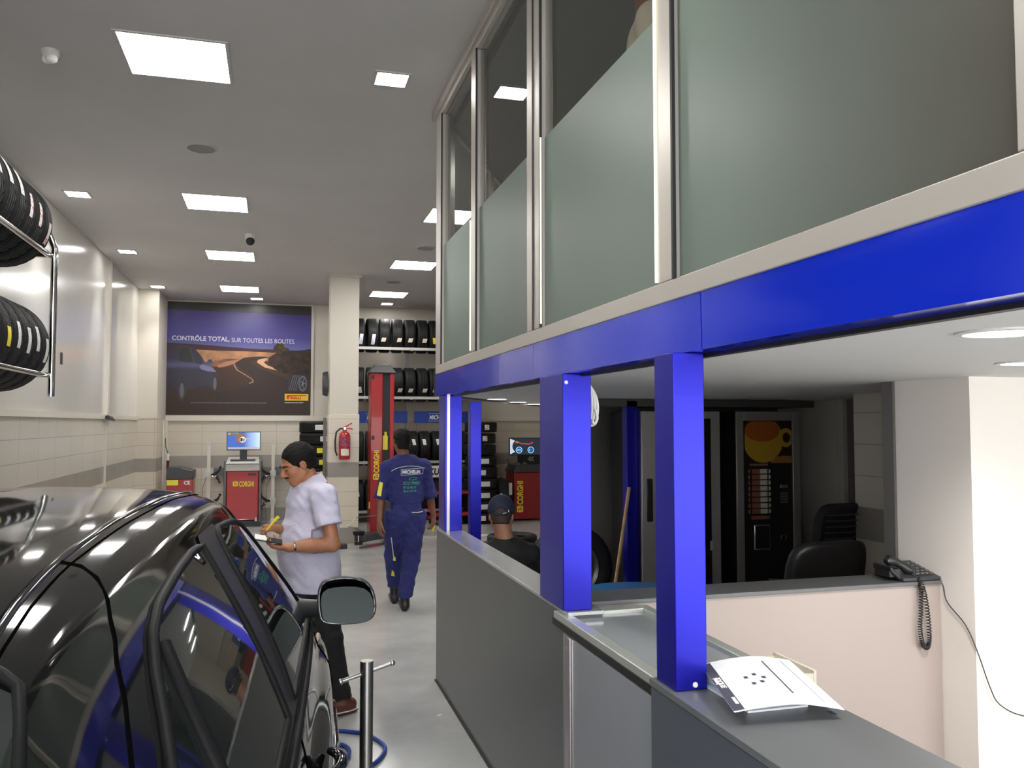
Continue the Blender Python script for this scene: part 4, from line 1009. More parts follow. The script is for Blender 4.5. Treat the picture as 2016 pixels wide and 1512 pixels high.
text('lettering', 'CORGHI', .115, (1.535, 13.045, 1.045), (0, 0, 1), (-1, 0, 0), M['yellow'], t, bold=.004, sx=.80)
MB().box(1.60, 1.675, 13.12, 13.14, 1.40, 1.62).box(1.625, 1.66, 13.12, 13.14, 1.62, 1.68).build('warning_label', M['yellow_paper'], t)
MB().box(1.41, 1.45, 13.04, 13.05, 2.50, 2.56).box(1.42, 1.46, 13.04, 13.05, 1.56, 1.62).build('side_plate', M['black_plastic'], t)
MB().box(1.38, 1.40, 13.04, 13.06, .50, .60).build('reflector', mat('amber_reflector', (.8, .4, .08), .3), t)
MB().box(1.60, 1.92, 12.75, 13.14, .10, .78).build('carriage', M['dark_plastic'], t, bevel=.02)
MB().box(1.35, 4.0, 12.95, 13.2, 0, .022).build('floor_plate', M['light_grey'], t)
arm = MB().extr([(1.80, 12.80, .10), (1.62, 12.95, .10), (1.10, 12.35, .10), (1.24, 12.22, .10)], (0, 0, .10)).build('lift_arm', M['dark_plastic'], t, bevel=.01)
MB().lathe([(0, 0), (.075, 0), (.085, .03), (.085, .05), (0, .05)], 'Z', 20, (1.16, 12.28, .20)).lathe([(0, 0), (.06, 0), (.06, .035), (0, .035)], 'Z', 20, (1.16, 12.28, .06)).build('arm_pad', M['rubber'], arm, smooth=True)
MB().cyl((1.16, 12.28, .0), (1.16, 12.28, .25), .012, 10).build('pad_screw', M['chrome'], arm, smooth=True)
MB().tube([(1.20, 12.35, .26), (1.0, 12.28, .33), (1.12, 12.3, .45), (1.45, 12.6, .44)], .007, 8).build('guard_wire', M['steel'], arm, smooth=True)
# red trolley with white sign by the far shelves
t = thing('tool_trolley', 'red wheeled trolley frame with white board lettered KU before the far shelves', 'trolley', (3.05, 14.9, 0))
MB().box(2.65, 2.69, 14.7, 15.1, .10, 1.04).box(3.40, 3.44, 14.7, 15.1, .10, 1.04).box(2.65, 3.44, 14.7, 15.1, .16, .22).box(2.65, 3.44, 14.7, 15.1, .55, .59).build('frame', M['red'], t, bevel=.005)
MB().box(2.52, 3.20, 14.66, 14.68, .86, 1.06).build('board', M['white_paper'], t)
text('lettering', 'KUMHO', .16, (2.60, 14.655, .905), (1, 0, 0), (.12, 0, 1), M['black_plastic'], t, bold=.006, sx=.85)
for x in (2.70, 3.39):
    for y in (14.75, 15.05): MB().lathe([(0, -.015), (.05, -.015), (.05, .015), (0, .015)], 'X', 18, (x, y, .05)).build('castor', M['rubber'], t)

# fire extinguisher on the column
t = thing('fire_extinguisher', 'red fire extinguisher hanging on the tiled column', 'fire extinguisher', (.975, 12.78, 1.26))
MB().lathe([(0, 1.27), (.078, 1.27), (.085, 1.29), (.085, 1.62), (.07, 1.665), (.03, 1.69), (.03, 1.72), (0, 1.72)], 'Z', 30, (.985, 12.77, 0)).build('cylinder', M['red'], t, smooth=True)
MB().lathe([(.0862, 1.46), (.0862, 1.61)], 'Z', 30, (.985, 12.77, 0)).build('label', label_mat('extinguisher_label', (.30, .03, .08), (.50, .45, .55), 60, .25), t, smooth=True)
lb = MB(); 
for k in range(8):
    a0 = -PI / 2 - .75 + k * .19; a1 = a0 + .19
    lb.add([(.985 + .0868 * math.cos(a), 12.77 + .0868 * math.sin(a), z) for a, z in ((a0, 1.33), (a1, 1.33), (a1, 1.43), (a0, 1.43))], [(0, 1, 2, 3)])
lb.build('paper_label', label_mat('extinguisher_paper', (.80, .76, .66), (.15, .13, .12), 50, .2), t)
MB().box(.97, 1.0, 12.75, 12.79, 1.71, 1.75).build('valve', M['chrome'], t)
MB().tube([(.965, 12.77, 1.745), (1.02, 12.76, 1.775), (1.09, 12.75, 1.815)], .008, 8).tube([(.985, 12.77, 1.735), (1.05, 12.76, 1.735), (1.10, 12.75, 1.725)], .008, 8).build('lever', M['red'], t, smooth=True)
MB().tube([(.975, 12.77, 1.73), (.92, 12.76, 1.735), (.86, 12.76, 1.68), (.845, 12.76, 1.55), (.85, 12.76, 1.40), (.875, 12.76, 1.33)], .013, 10).build('hose', M['black_plastic'], t, smooth=True)
MB().box(.95, 1.02, 12.84, 12.875, 1.5, 1.6).build('wall_hook', M['steel'], t)

# speaker box behind the column, wall bits
tag(MB().lathe([(0, -.05), (.09, -.05), (.10, 0), (.10, .05), (0, .05)], 'X', 24, (.71, 13.12, 2.42)).xf(Matrix.Translation((.71, 13.12, 2.42)) @ Matrix.Diagonal((.8, 1, 1.9, 1)) @ Matrix.Translation((-.71, -13.12, -2.42))).build('oval_fixture', M['dark_plastic'], None, smooth=True), 'dark oval fixture on the left side of the column', 'fixture')
tag(MB().box(XL, XL + .012, 10.0, 10.06, 2.45, 2.58).build('slot_socket', M['dark_plastic'], None, bevel=.004), 'small dark slot fitting on the left wall panel', 'socket')
t = thing('pipe_connector', 'black and blue hose connector on the left wall trim', 'connector', (XL + .05, 12.55, 1.88))
MB().cyl((XL + .06, 12.35, 1.89), (XL + .06, 12.62, 1.88), .03, 12).build('coupling', M['black_plastic'], t, smooth=True)
MB().cyl((XL + .06, 12.62, 1.88), (XL + .06, 12.8, 1.86), .02, 12).build('blue_ring', M['blue_sign'], t, smooth=True)

# ------------------------------------------------------------------ vending corner
VY = 6.5
t = thing('coffee_machine', 'tall dark coffee vending machine with orange cup picture', 'vending machine', (4.18, 6.8, 0))
MB().box(3.86, 4.50, VY, VY + .62, 0, 1.91).build('cabinet', M['black_plastic'], t)
MB().box(3.86, 3.935, VY - .02, VY, 0, 1.91).box(4.425, 4.50, VY - .02, VY, 0, 1.91).box(3.935, 4.425, VY - .02, VY, 1.83, 1.91).build('door_frame', mat('grey_door_frame', (.33, .31, .28), .35, metal=.4), t, bevel=.006)
cup = MB().box(3.945, 4.42, VY - .012, VY - .004, 1.455, 1.825).build('picture_panel', mat('coffee_dark', (.02, .012, .008), .4), t)
yy = VY - .014
def blob(name, cx, cz, rx, rz, m, dy, parent=cup, a0=0, a1=2 * PI, n=28):
    return MB().add([(max(3.946, min(4.419, cx + rx * math.cos(a0 + (a1 - a0) * k / n))), yy - dy, max(1.456, min(1.824, cz + rz * math.sin(a0 + (a1 - a0) * k / n)))) for k in range(n)], [tuple(range(n))]).build(name, m, parent)
m_cup = mat('cup_yellow', (.50, .29, .03), .4); m_cof = mat('coffee_orange', (.38, .10, .012), .4)
blob('printed_saucer', 4.36, 1.47, .16, .05, mat('saucer', (.35, .16, .04), .4), .000)
blob('printed_handle', 4.36, 1.68, .075, .085, m_cup, .0005); blob('printed_handle_hole', 4.365, 1.68, .04, .045, mat('coffee_dark2', (.03, .015, .01), .4), .001)
blob('printed_cup', 4.13, 1.66, .20, .20, m_cup, .0015); blob('printed_coffee', 4.12, 1.745, .175, .10, m_cof, .002)
bt = MB(); bw = MB(); br_ = MB()
for k in range(8):
    z = 1.385 - k * .05
    o = MB().box(4.0, 4.10, VY - .008, VY, z - .02, z + .02).cyl((4.0, VY - .008, z), (4.0, VY, z), .02, 12).build('drink_label', mat('label_brown', (.28, .10, .06), .5), t)
    o = MB().box(4.10, 4.185, VY - .009, VY, z - .02, z + .02).cyl((4.185, VY - .009, z), (4.185, VY, z), .02, 12).build('drink_button', mat('button_cream', (.62, .58, .48), .5), t)
MB().box(4.01, 4.19, VY - .009, VY, .965, .995).build('drink_label', mat('label_brown', (.28, .10, .06), .5), t)
MB().box(4.0, 4.18, VY - .009, VY, 1.435, 1.452).build('header_label', mat('label_pink', (.30, .18, .15), .5), t)
cs = MB().box(4.03, 4.19, VY - .016, VY, .70, .92).build('cup_slot', M['steel'], t, bevel=.02)
MB().box(4.042, 4.178, VY - .018, VY - .015, .712, .908).build('slot_door', M['black_plastic'], cs)
MB().box(4.30, 4.38, VY - .010, VY, 1.235, 1.262).build('coin_slot', M['steel'], t, bevel=.008)
for i in range(3):
    for j in range(4): MB().box(4.305 + i * .026, 4.325 + i * .026, VY - .008, VY, 1.10 + j * .026, 1.12 + j * .026).build('key', M['machine_grey'], t)
MB().lathe([(.022, -.004), (.03, -.006), (.03, 0)], 'Y', 20, (4.33, VY, .80)).build('lock_ring', M['chrome'], t, smooth=True)
t = thing('snack_machine', 'tall grey framed vending machine with dark glass between the blue pillars', 'vending machine', (3.29, 6.8, 0))
MB().box(2.96, 3.70, VY, VY + .62, 0, 1.91).build('cabinet', M['black_plastic'], t)
MB().box(2.96, 3.12, VY - .025, VY, 0, 1.91).box(3.60, 3.70, VY - .025, VY, 0, 1.91).box(3.12, 3.60, VY - .025, VY, 1.84, 1.91).box(3.12, 3.60, VY - .025, VY, 0, .32).build('door_frame', mat('silver_door_frame', (.42, .40, .37), .35, metal=.4), t, bevel=.006)
MB().box(3.11, 3.61, VY - .03, VY - .018, .30, 1.85).build('glass_front', mat('vending_glass', (.006, .006, .007), .05, coat=1), t, bevel=.006)
MB().box(3.005, 3.06, VY - .032, VY - .02, .98, 1.34).build('door_handle', M['black_plastic'], t, bevel=.006)
MB().box(3.59, 3.615, VY - .034, VY - .03, .72, .80).build('coin_slot', M['light_grey'], t)
tag(MB().box(2.5, 4.7, VY + .05, VY + .6, 1.95, 2.01).build('service_duct', mat('dark_duct', (.06, .058, .055), .6), None), 'dark duct above the vending machines', 'duct')

# wooden handle leaning on the pillar
t = thing('broom', 'broom with long pale wooden handle leaning behind the counter', 'broom', (2.46, 6.1, 0))
MB().cyl((2.46, 6.05, .10), (2.79, 6.35, 1.28), .014, 12).build('handle', M['wood'], t, smooth=True)
MB().box(2.34, 2.58, 6.02, 6.09, .0, .10).build('brush_head', M['dark_plastic'], t, bevel=.01)
# blue round table
t = thing('round_table', 'round table with sky blue top behind the reception desk', 'table', (2.16, 4.75, 0))
MB().lathe([(0, .73), (.40, .73), (.415, .745), (.40, .76), (0, .76)], 'Z', 44, (2.16, 4.75, 0)).build('tabletop', M['table_blue'], t, smooth=True)
MB().cyl((2.16, 4.75, .03), (2.16, 4.75, .73), .035).build('pedestal', M['steel'], t, smooth=True)
MB().lathe([(0, 0), (.24, 0), (.24, .015), (.05, .04), (0, .04)], 'Z', 32, (2.16, 4.75, 0)).build('base', M['steel'], t, smooth=True)
# office chairs
def office_chair(x, y, rz, label, top, ribbed=False, w=.50):
    t = thing('office_chair', label, 'chair', (x, y, 0), rz, local=True)
    # backrest, faces +Y locally
    mb = MB(); n = 24; vs = []
    z0, z1 = top - .62, top
    outl = []
    for k in range(n):
        a = 2 * PI * k / n; c, s = math.cos(a), math.sin(a)
        e = 5.5
        outl.append((w / 2 * (abs(c) ** (2 / e)) * (1 if c > 0 else -1), (z0 + z1) / 2 + (z1 - z0) / 2 * (abs(s) ** (2 / e)) * (1 if s > 0 else -1)))
    rings = [(-.055, .80), (-.065, .93), (-.045, 1.0), (.0, 1.0), (.02, .94), (.02, .8)]
    for dy, sc in rings:
        for px, pz in outl:
            zc = (z0 + z1) / 2; zz = zc + (pz - zc) * sc
            vs.append((px * sc, -.25 + dy - .10 * max(0., (zz - z0) / (z1 - z0)) ** 1.5 + .10 * (px / w) ** 2 * 1.2, zz))
    fs = []
    for i in range(len(rings) - 1):
        for k in range(n): fs.append((i * n + k, i * n + (k + 1) % n, (i + 1) * n + (k + 1) % n, (i + 1) * n + k))
    fs += [tuple(range(n)), tuple(range((len(rings) - 1) * n, len(rings) * n))]
    mb.add(vs, fs)
    b = mb.build('backrest', M['black_leather'] if not ribbed else M['black_cloth'], t, smooth=True, angle=60)
    if ribbed:
        rb = MB()
        for k in range(12):
            zz = z0 + .08 + k * .042
            rb.tube([(-w * .42, -.30 - .10 * ((zz - z0) / .62) ** 1.5, zz), (0, -.325 - .10 * ((zz - z0) / .62) ** 1.5, zz), (w * .42, -.30 - .10 * ((zz - z0) / .62) ** 1.5, zz)], .006, 6)
        rb.build('rib', M['dark_plastic'], b)
    MB().box(-.26, .26, -.24, .26, .44, .52).build('seat', M['black_leather'], t, bevel=.04, seg=3)
    MB().cyl((0, 0, .10), (0, 0, .44), .03).build('gas_column', M['steel'], t, smooth=True)
    MB().tube([(0, -.22, .47), (0, -.30, .55), (0, -.30, .75)], .025, 10).build('back_bracket', M['dark_plastic'], t, smooth=True)
    for k in range(5):
        a = 2 * PI * k / 5 + .3; c, s = math.cos(a), math.sin(a)
        l = MB().tube([(0, 0, .11), (.30 * c, .30 * s, .075)], [.03, .018], 8).build('leg', M['dark_plastic'], t, smooth=True)
        MB().ball((.30 * c, .30 * s, .03), .03, 10, 8).build('castor', M['black_plastic'], l, smooth=True)
    for sd in (-1, 1):
        MB().tube([(sd * .27, .05, .48), (sd * .30, .05, .66), (sd * .30, -.15, .68), (sd * .29, .15, .68)][:3], .016, 8).build('armrest', M['dark_plastic'], t, smooth=True)
    return t
office_chair(2.93, 4.35, .1, 'black leather office chair just behind the reception desk ledge', 1.155, w=.53)
office_chair(3.80, 5.40, .1, 'black ribbed office chair behind the leather one, by the tiled side wall', 1.245, True, w=.38)

# telephone on the ledge
t = thing('telephone', 'black desk telephone with coiled cord at the end of the reception ledge', 'telephone', (2.88, 3.34, 1.072), 0)
MB().extr([(2.79, 3.24, 1.072), (2.79, 3.44, 1.072), (2.79, 3.44, 1.135), (2.79, 3.24, 1.088)], (.21, 0, 0)).build('base', M['dark_plastic'], t, bevel=.006)
kp = MB()
for i in range(4):
    for j in range(5): kp.box(2.885 + i * .026, 2.903 + i * .026, 3.27 + j * .03, 3.29 + j * .03, 1.098 + j * .007, 1.105 + j * .007)
kp.build('keypad', M['machine_grey'], t)
hd = MB().tube([(2.745, 3.30, 1.155), (2.76, 3.30, 1.165), (2.79, 3.30, 1.158), (2.825, 3.295, 1.14), (2.85, 3.29, 1.122), (2.872, 3.285, 1.112)], [.018, .026, .020, .018, .024, .018], 14)
hd.build('handset', M['black_plastic'], t, smooth=True, angle=70)
MB().box(2.735, 2.80, 3.27, 3.36, 1.09, 1.13).extr([(2.735, 3.26, 1.145), (2.80, 3.26, 1.09), (2.80, 3.26, 1.072), (2.79, 3.26, 1.072), (2.735, 3.26, 1.12)], (0, .12, 0)).build('cradle', M['black_plastic'], t, bevel=.004)
# coiled cord: loop hanging in front of the desk
path = []
key = [(2.875, 3.25, 1.09), (2.868, 3.225, 1.04), (2.862, 3.22, .95), (2.855, 3.22, .86), (2.868, 3.22, .79), (2.893, 3.22, .775), (2.905, 3.22, .82), (2.90, 3.22, .92), (2.885, 3.222, 1.02), (2.872, 3.235, 1.075), (2.872, 3.28, 1.10)]
def cr(P, n):
    out = []
    for i in range(len(P) - 1):
        p0, p1, p2, p3 = [Vector(P[max(0, min(len(P) - 1, j))]) for j in (i - 1, i, i + 1, i + 2)]
        for k in range(n):
            s = k / n
            out.append(.5 * ((2 * p1) + (p2 - p0) * s + (2 * p0 - 5 * p1 + 4 * p2 - p3) * s * s + (3 * p1 - p0 - 3 * p2 + p3) * s ** 3))
    out.append(Vector(P[-1])); return out
cl = cr(key, 60); hx = []; 
for i, p in enumerate(cl):
    tg = (cl[min(i + 1, len(cl) - 1)] - cl[max(0, i - 1)]).normalized()
    u = tg.cross(Vector((0, 1, 0))).normalized(); w_ = tg.cross(u)
    a = i * 2 * PI / 8
    hx.append(p + u * .0085 * math.cos(a) + w_ * .0085 * math.sin(a))
MB().tube(hx, .0028, 6).build('coiled_cord', M['black_plastic'], t, smooth=True)
MB().tube(cr([(2.985, 3.30, 1.075), (3.0, 3.24, 1.06), (2.99, 3.2, .98), (2.992, 3.1, .90), (2.995, 3.04, .80), (3.05, 3.03, .64), (3.10, 3.03, .56), (3.22, 3.03, .50), (3.40, 3.03, .48), (3.8, 3.03, .60)], 6), .0026, 6).build('line_cord', M['dark_plastic'], t, smooth=True)

# papers on the near counter
t = thing('newspaper', 'open white magazine lying on the counter beside the near blue pillar', 'magazine', (1.27, 1.95, 1.07))
q0 = [(1.17, 2.175), (1.065, 1.815), (1.36, 1.80), (1.455, 2.10), (1.40, 2.20)]
g = MB(); NX, NY = 14, 10; vs = []
A_, B_, C_, D_ = Vector((1.165, 2.165, 0)), Vector((1.07, 1.82, 0)), Vector((1.362, 1.795, 0)), Vector((1.455, 2.165, 0))
def sheet(s, u_, dz=0.):
    p = A_ * (1 - s) * (1 - u_) + B_ * (1 - s) * u_ + C_ * s * u_ + D_ * s * (1 - u_)
    z = 1.118 - .012 * u_ - .004 * s * u_ + .012 * math.sin(PI * s) + dz - .022 * max(0, s - .6) 
    return (p.x, p.y, z)
for i in range(NX + 1):
    for j in range(NY + 1): vs.append(sheet(i / NX, j / NY))
fs = [(i * (NY + 1) + j, i * (NY + 1) + j + 1, (i + 1) * (NY + 1) + j + 1, (i + 1) * (NY + 1) + j) for i in range(NX) for j in range(NY)]
g.add(vs, fs).build('cover', mat('bright_white_paper', (.92, .92, .93), .5), t, smooth=True)
def on_sheet(name, s0, s1, u0, u1, m, n=6):
    mb = MB(); v = []
    for i in range(n + 1):
        for u_ in (u0, u1): v.append(sheet(s0 + (s1 - s0) * i / n, u_, .0012))
    mb.add(v, [(2 * i, 2 * i + 1, 2 * i + 3, 2 * i + 2) for i in range(n)]).build(name, m, t)
ink = mat('dark_ink', (.06, .06, .085), .5)
on_sheet('title_band', .0, .10, .02, .98, ink)
on_sheet('column_rule', .62, .635, .12, .80, ink); on_sheet('page_edge', .86, .868, .05, .93, mat('grey_ink', (.35, .36, .38), .5))
for s, u_ in ((.30, .42), (.40, .38), (.47, .45), (.33, .55), (.42, .53)): on_sheet('ink_square', s, s + .04, u_, u_ + .045, ink, 1)
def sheet_text(body, s, u_, size, m):
    p = Vector(sheet(s, u_, .0022)); right = (Vector(sheet(s, min(1, u_ + .1))) - Vector(sheet(s, u_))); up = -(Vector(sheet(s + .1, u_)) - Vector(sheet(s, u_)))
    up = up - right.normalized() * up.dot(right.normalized())
    text('printed_text', body, size, p, right, up, m, t, bold=.0002)
sheet_text('SOCIETE', .085, .36, .020, M['white_paper']); sheet_text('journal', .045, .36, .016, M['white_paper']); sheet_text('EXPRESS', .085, .76, .012, M['white_paper'])
MB().box(1.33, 1.345, 1.80, 1.825, 1.083, 1.0835).build('corner_mark', ink, t)
for k in range(5):
    o = MB().box(1.155 + .004 * k, 1.33, 1.90 + .006 * k, 2.14 - .004 * k, 1.0705 + .006 * k, 1.0755 + .006 * k).xf(Matrix.Translation((1.2, 2.0, 0)) @ Matrix.Rotation(.05 * math.sin(k * 2.3), 4, 'Z') @ Matrix.Translation((-1.2, -2.0, 0))).build('booklet', [M['white_paper'], mat('pale_blue_paper', (.45, .58, .72), .5), M['white_paper'], mat('grey_paper', (.5, .5, .52), .5), M['blue_sign']][k])
    tag(o, ['white booklet at the bottom of the pile under the magazine', 'pale blue booklet, second from the bottom of the pile', 'white booklet in the middle of the pile under the magazine', 'grey booklet, second from the top of the pile', 'dark blue booklet on top of the pile under the magazine'][k], 'booklet', 'booklets under the magazine')
t = thing('paper_box', 'beige open cardboard file box standing behind the magazine', 'box', (1.62, 2.45, 0))
MB().box(1.471, 1.689, 2.38, 2.39, .801, .99).box(1.471, 1.689, 2.60, 2.61, .801, .99).box(1.46, 1.47, 2.38, 2.61, .801, .99).box(1.69, 1.70, 2.38, 2.61, .801, 1.0).box(1.46, 1.70, 2.38, 2.61, .79, .80).build('box', mat('beige_card', (.60, .55, .44), .7), t)
MB().box(1.472, 1.688, 2.392, 2.598, .802, .965).build('files', M['white_paper'], t)
MB().box(1.43, 1.95, 2.30, 2.95, .77, .79).box(1.90, 1.93, 2.32, 2.35, 0, .77).box(1.90, 1.93, 2.90, 2.93, 0, .77).box(1.45, 1.48, 2.32, 2.35, 0, .77).box(1.45, 1.48, 2.90, 2.93, 0, .77).build('side_table', M['light_grey'], t)
# white cable coil hanging by the thick pillar
t = thing('cable_coil', 'coiled white cable hanging under the soffit beside the thick blue pillar', 'cable', (1.24, 3.2, 1.8))
cb = []
for k in range(4):
    z = 1.945 - k * .012
    cb.append(cr([(1.203 + .004 * k, 3.20, 2.01), (1.208 + .004 * k, 3.20, 1.98), (1.222 + .012 * k, 3.2, z + .01), (1.232 + .012 * k, 3.2, z - .05), (1.228 + .008 * k, 3.2, z - .11), (1.222 - .004 * k, 3.2, z - .10), (1.215, 3.2, z - .03), (1.225, 3.2, z + .02)], 6))
mb = MB()
for q in cb: mb.tube(q, .0062, 8)
mb.tube(cr([(1.255, 3.19, 1.86), (1.262, 3.19, 1.825), (1.25, 3.19, 1.80), (1.24, 3.19, 1.815)], 6), .0062, 8)
mb.build('loops', M['white_plastic'], t, smooth=True, angle=80)
MB().cyl((1.215, 3.22, 1.25), (1.215, 3.22, 1.83), .003, 6).build('pull_cord', M['white_plastic'], t)

# steel post beside the car
t = thing('steel_post', 'brushed steel post with a cross bar standing beside the car', 'post', (.363, 3.45, 0))
MB().cyl((.363, 3.45, 0), (.363, 3.45, .845), .0265, 28).build('post', M['steel'], t, smooth=True, bevel=.002)
MB().lathe([(0, 0), (.07, 0), (.07, .008), (0, .008)], 'Z', 24, (.363, 3.45, 0)).build('base_plate', M['steel'], t)
MB().cyl((.258, 3.43, .775), (.468, 3.47, .822), .0085, 12).build('cross_bar', M['steel'], t, smooth=True)
for kx in ((.258, 3.43, .775), (.468, 3.47, .822)): MB().ball(kx, .012, 12, 8).build('bar_knob', M['steel'], t, smooth=True)
hz = .012
tag(MB().tube(cr([(.30, 5.07, hz), (.42, 5.02, hz), (.53, 4.93, hz), (.60, 4.72, hz), (.52, 4.52, hz), (.38, 4.44, hz), (.25, 4.55, hz), (.28, 4.80, hz + .0), (.37, 4.82, hz), (.405, 4.72, hz + .004), (.37, 4.58, hz + .01), (.28, 4.46, hz + .01), (.10, 4.50, hz)], 8), .011, 10).build('air_hose', M['blue_hose'], None, smooth=True, angle=80), 'blue air hose curled on the floor between the car and the steel post', 'hose')
tag(MB().extr([(.50, 5.02, 0.001), (.56, 5.06, 0.001), (.55, 5.10, 0.001), (.50, 5.06, 0.001)], (0, 0, .003)).build('card_scrap', mat('brown_card', (.25, .2, .14), .7), None), 'small brown card scrap on the floor near the shoe', 'scrap')
tag(MB().extr([(.965, 5.15, 0.001), (1.0, 5.16, 0.001), (1.015, 5.18, 0.001), (.985, 5.172, 0.001)], (0, 0, .004)).build('paper_scrap', M['white_paper'], None), 'tiny white paper scrap on the floor before the counter', 'scrap')
tag(MB().box(.86, 1.0, 12.3, 12.42, 0, .07).build('wheel_chock', M['black_plastic'], None, bevel=.01), 'black rubber block on the floor before the column foot', 'block')
# ------------------------------------------------------------------ people: one distance field per surface, meshed with surface nets
class SDF:
    def __init__(s, lo, hi, h):
        s.lo = np.array(lo, float); s.h = h
        s.n = np.ceil((np.array(hi, float) - s.lo) / h).astype(int) + 1
        s.D = np.full(s.n, .2, np.float32)
    def region(s, c0, c1, pad):
        a = np.maximum(0, np.floor((np.minimum(c0, c1) - pad - s.lo) / s.h).astype(int)); b = np.minimum(s.n, np.ceil((np.maximum(c0, c1) + pad - s.lo) / s.h).astype(int) + 1)
        if np.any(b <= a): return None
        ax = [s.lo[i] + s.h * np.arange(a[i], b[i]) for i in range(3)]
        return (slice(a[0], b[0]), slice(a[1], b[1]), slice(a[2], b[2])), np.meshgrid(*ax, indexing='ij')
    def mix(s, sl, d, k, sub):
        A = s.D[sl]
        if sub:
            d = -d; h = np.clip(.5 - .5 * (d - A) / k, 0, 1) if k else (d < A); R = A * h + d * (1 - h) + (k * h * (1 - h) if k else 0)
            R = np.where(d < -.05, A, R)
        else:
            if k:
                h = np.clip(.5 + .5 * (A - d) / k, 0, 1); R = A * (1 - h) + d * h - k * h * (1 - h)
            else: R = np.minimum(A, d)
        s.D[sl] = R
    def cone(s, a, b, ra, rb, k=.015, ax=None, q=1., sub=False, flat=False):
        """tapered capsule; cross-section squashed by q along ax"""
        a = np.array(a, float); b = np.array(b, float); r = max(ra, rb)
        rg = s.region(a, b, r + k + .02)
        if rg is None: return
        sl, (X, Y, Z) = rg; ab = b - a; L2 = ab @ ab
        px, py, pz = X - a[0], Y - a[1], Z - a[2]
        t_ = (px * ab[0] + py * ab[1] + pz * ab[2]) / L2; t = np.clip(t_, 0, 1)
        ox, oy, oz = px - t * ab[0], py - t * ab[1], pz - t * ab[2]
        if flat:
            tt = t_; ox, oy, oz = px - tt * ab[0], py - tt * ab[1], pz - tt * ab[2]
        if ax is not None:
            ax = np.array(ax, float); ax /= np.linalg.norm(ax); c = ox * ax[0] + oy * ax[1] + oz * ax[2]
            ox = ox + ax[0] * c * (1 / q - 1); oy = oy + ax[1] * c * (1 / q - 1); oz = oz + ax[2] * c * (1 / q - 1)
        d = np.sqrt(ox * ox + oy * oy + oz * oz) - (ra + (rb - ra) * t)
        if ax is not None: d = d * min(1, q + .25)
        if flat:
            L = math.sqrt(L2); d = np.maximum(d, np.maximum(-t_ * L, (t_ - 1) * L))
        s.mix(sl, d, k, sub)
    def ell(s, c, R, rad, k=.015, sub=False):
        """ellipsoid; R rows = its axes"""
        c = np.array(c, float); R = np.array(R, float); rad = np.array(rad, float)
        rg = s.region(c, c, rad.max() + k + .02)
        if rg is None: return
        sl, (X, Y, Z) = rg; P_ = np.stack([X - c[0], Y - c[1], Z - c[2]], -1); Q = P_ @ R.T
        k0 = np.linalg.norm(Q / rad, axis=-1); k1 = np.linalg.norm(Q / rad ** 2, axis=-1) + 1e-9
        s.mix(sl, k0 * (k0 - 1) / k1, k, sub)
    def cut(s, p, n, c=None, r=None, soft=0):
        """remove what lies on the n side of the plane (optionally only near c)"""
        n = np.array(n, float); n /= np.linalg.norm(n); p = np.array(p, float)
        if c is None: rg = s.region(s.lo, s.lo + s.h * s.n, 0)
        else: rg = s.region(np.array(c, float), np.array(c, float), r)
        if rg is None: return
        sl, (X, Y, Z) = rg
        d = (X - p[0]) * n[0] + (Y - p[1]) * n[1] + (Z - p[2]) * n[2]
        s.D[sl] = np.maximum(s.D[sl], d)
    def wrinkle(s, amp, f, seed=0, dirv=(0, 0, 1)):
        rg = s.region(s.lo, s.lo + s.h * s.n, 0); sl, (X, Y, Z) = rg
        rs = np.random.RandomState(seed); W_ = 0
        for i in range(6):
            v = rs.normal(size=3); v /= np.linalg.norm(v); v = v + np.array(dirv) * 1.2; ph = rs.rand() * 6
            ff = f * (.6 + rs.rand())
            W_ = W_ + np.sin((X * v[0] + Y * v[1] + Z * v[2]) * ff + ph + 1.5 * np.sin((X * v[2] - Y * v[1]) * ff * .5))
        s.D[sl] = s.D[sl] + amp * W_ / 2.2
    def mesh(s, name, m, parent, smooth=2):
        D = s.D; S = D < 0
        c = np.zeros([x - 1 for x in s.n], np.int8)
        offs = [(i, j, k) for i in (0, 1) for j in (0, 1) for k in (0, 1)]
        sh = [x - 1 for x in s.n]
        for i, j, k in offs: c += S[i:i + sh[0], j:j + sh[1], k:k + sh[2]]
        act = (c > 0) & (c < 8); idx = np.argwhere(act)
        if len(idx) == 0: raise RuntimeError(name)
        ids = np.full(sh, -1, np.int32); ids[act] = np.arange(len(idx))
        val = {o: D[idx[:, 0] + o[0], idx[:, 1] + o[1], idx[:, 2] + o[2]] for o in offs}
        acc = np.zeros((len(idx), 3)); cnt = np.zeros(len(idx))
        for a in offs:
            for ax in range(3):
                if a[ax] == 1: continue
                b = list(a); b[ax] = 1; b = tuple(b); va, vb = val[a], val[b]
                x = (va < 0) != (vb < 0); t = np.where(x, va / np.where(va == vb, 1, va - vb), 0)
                p = np.tile(np.array(a, float), (len(idx), 1)); p[:, ax] += t
                acc[x] += p[x]; cnt[x] += 1
        V = (idx + acc / cnt[:, None]) * s.h + s.lo
        F = []
        for ax in range(3):
            sl0 = [slice(None)] * 3; sl1 = [slice(None)] * 3; sl0[ax] = slice(0, -1); sl1[ax] = slice(1, None)
            e = S[tuple(sl0)] != S[tuple(sl1)]; E = np.argwhere(e); inside = S[tuple(sl0)][e]
            u, v = [(1, 2), (2, 0), (0, 1)][ax]
            ok = (E[:, u] > 0) & (E[:, v] > 0) & (E[:, u] < sh[u]) & (E[:, v] < sh[v]); E = E[ok]; inside = inside[ok]
            def g(du, dv):
                q = E.copy(); q[:, u] -= du; q[:, v] -= dv; return ids[q[:, 0], q[:, 1], q[:, 2]]
            f = np.stack([g(1, 1), g(0, 1), g(0, 0), g(1, 0)], 1); f[~inside] = f[~inside][:, ::-1]
            F.append(f)
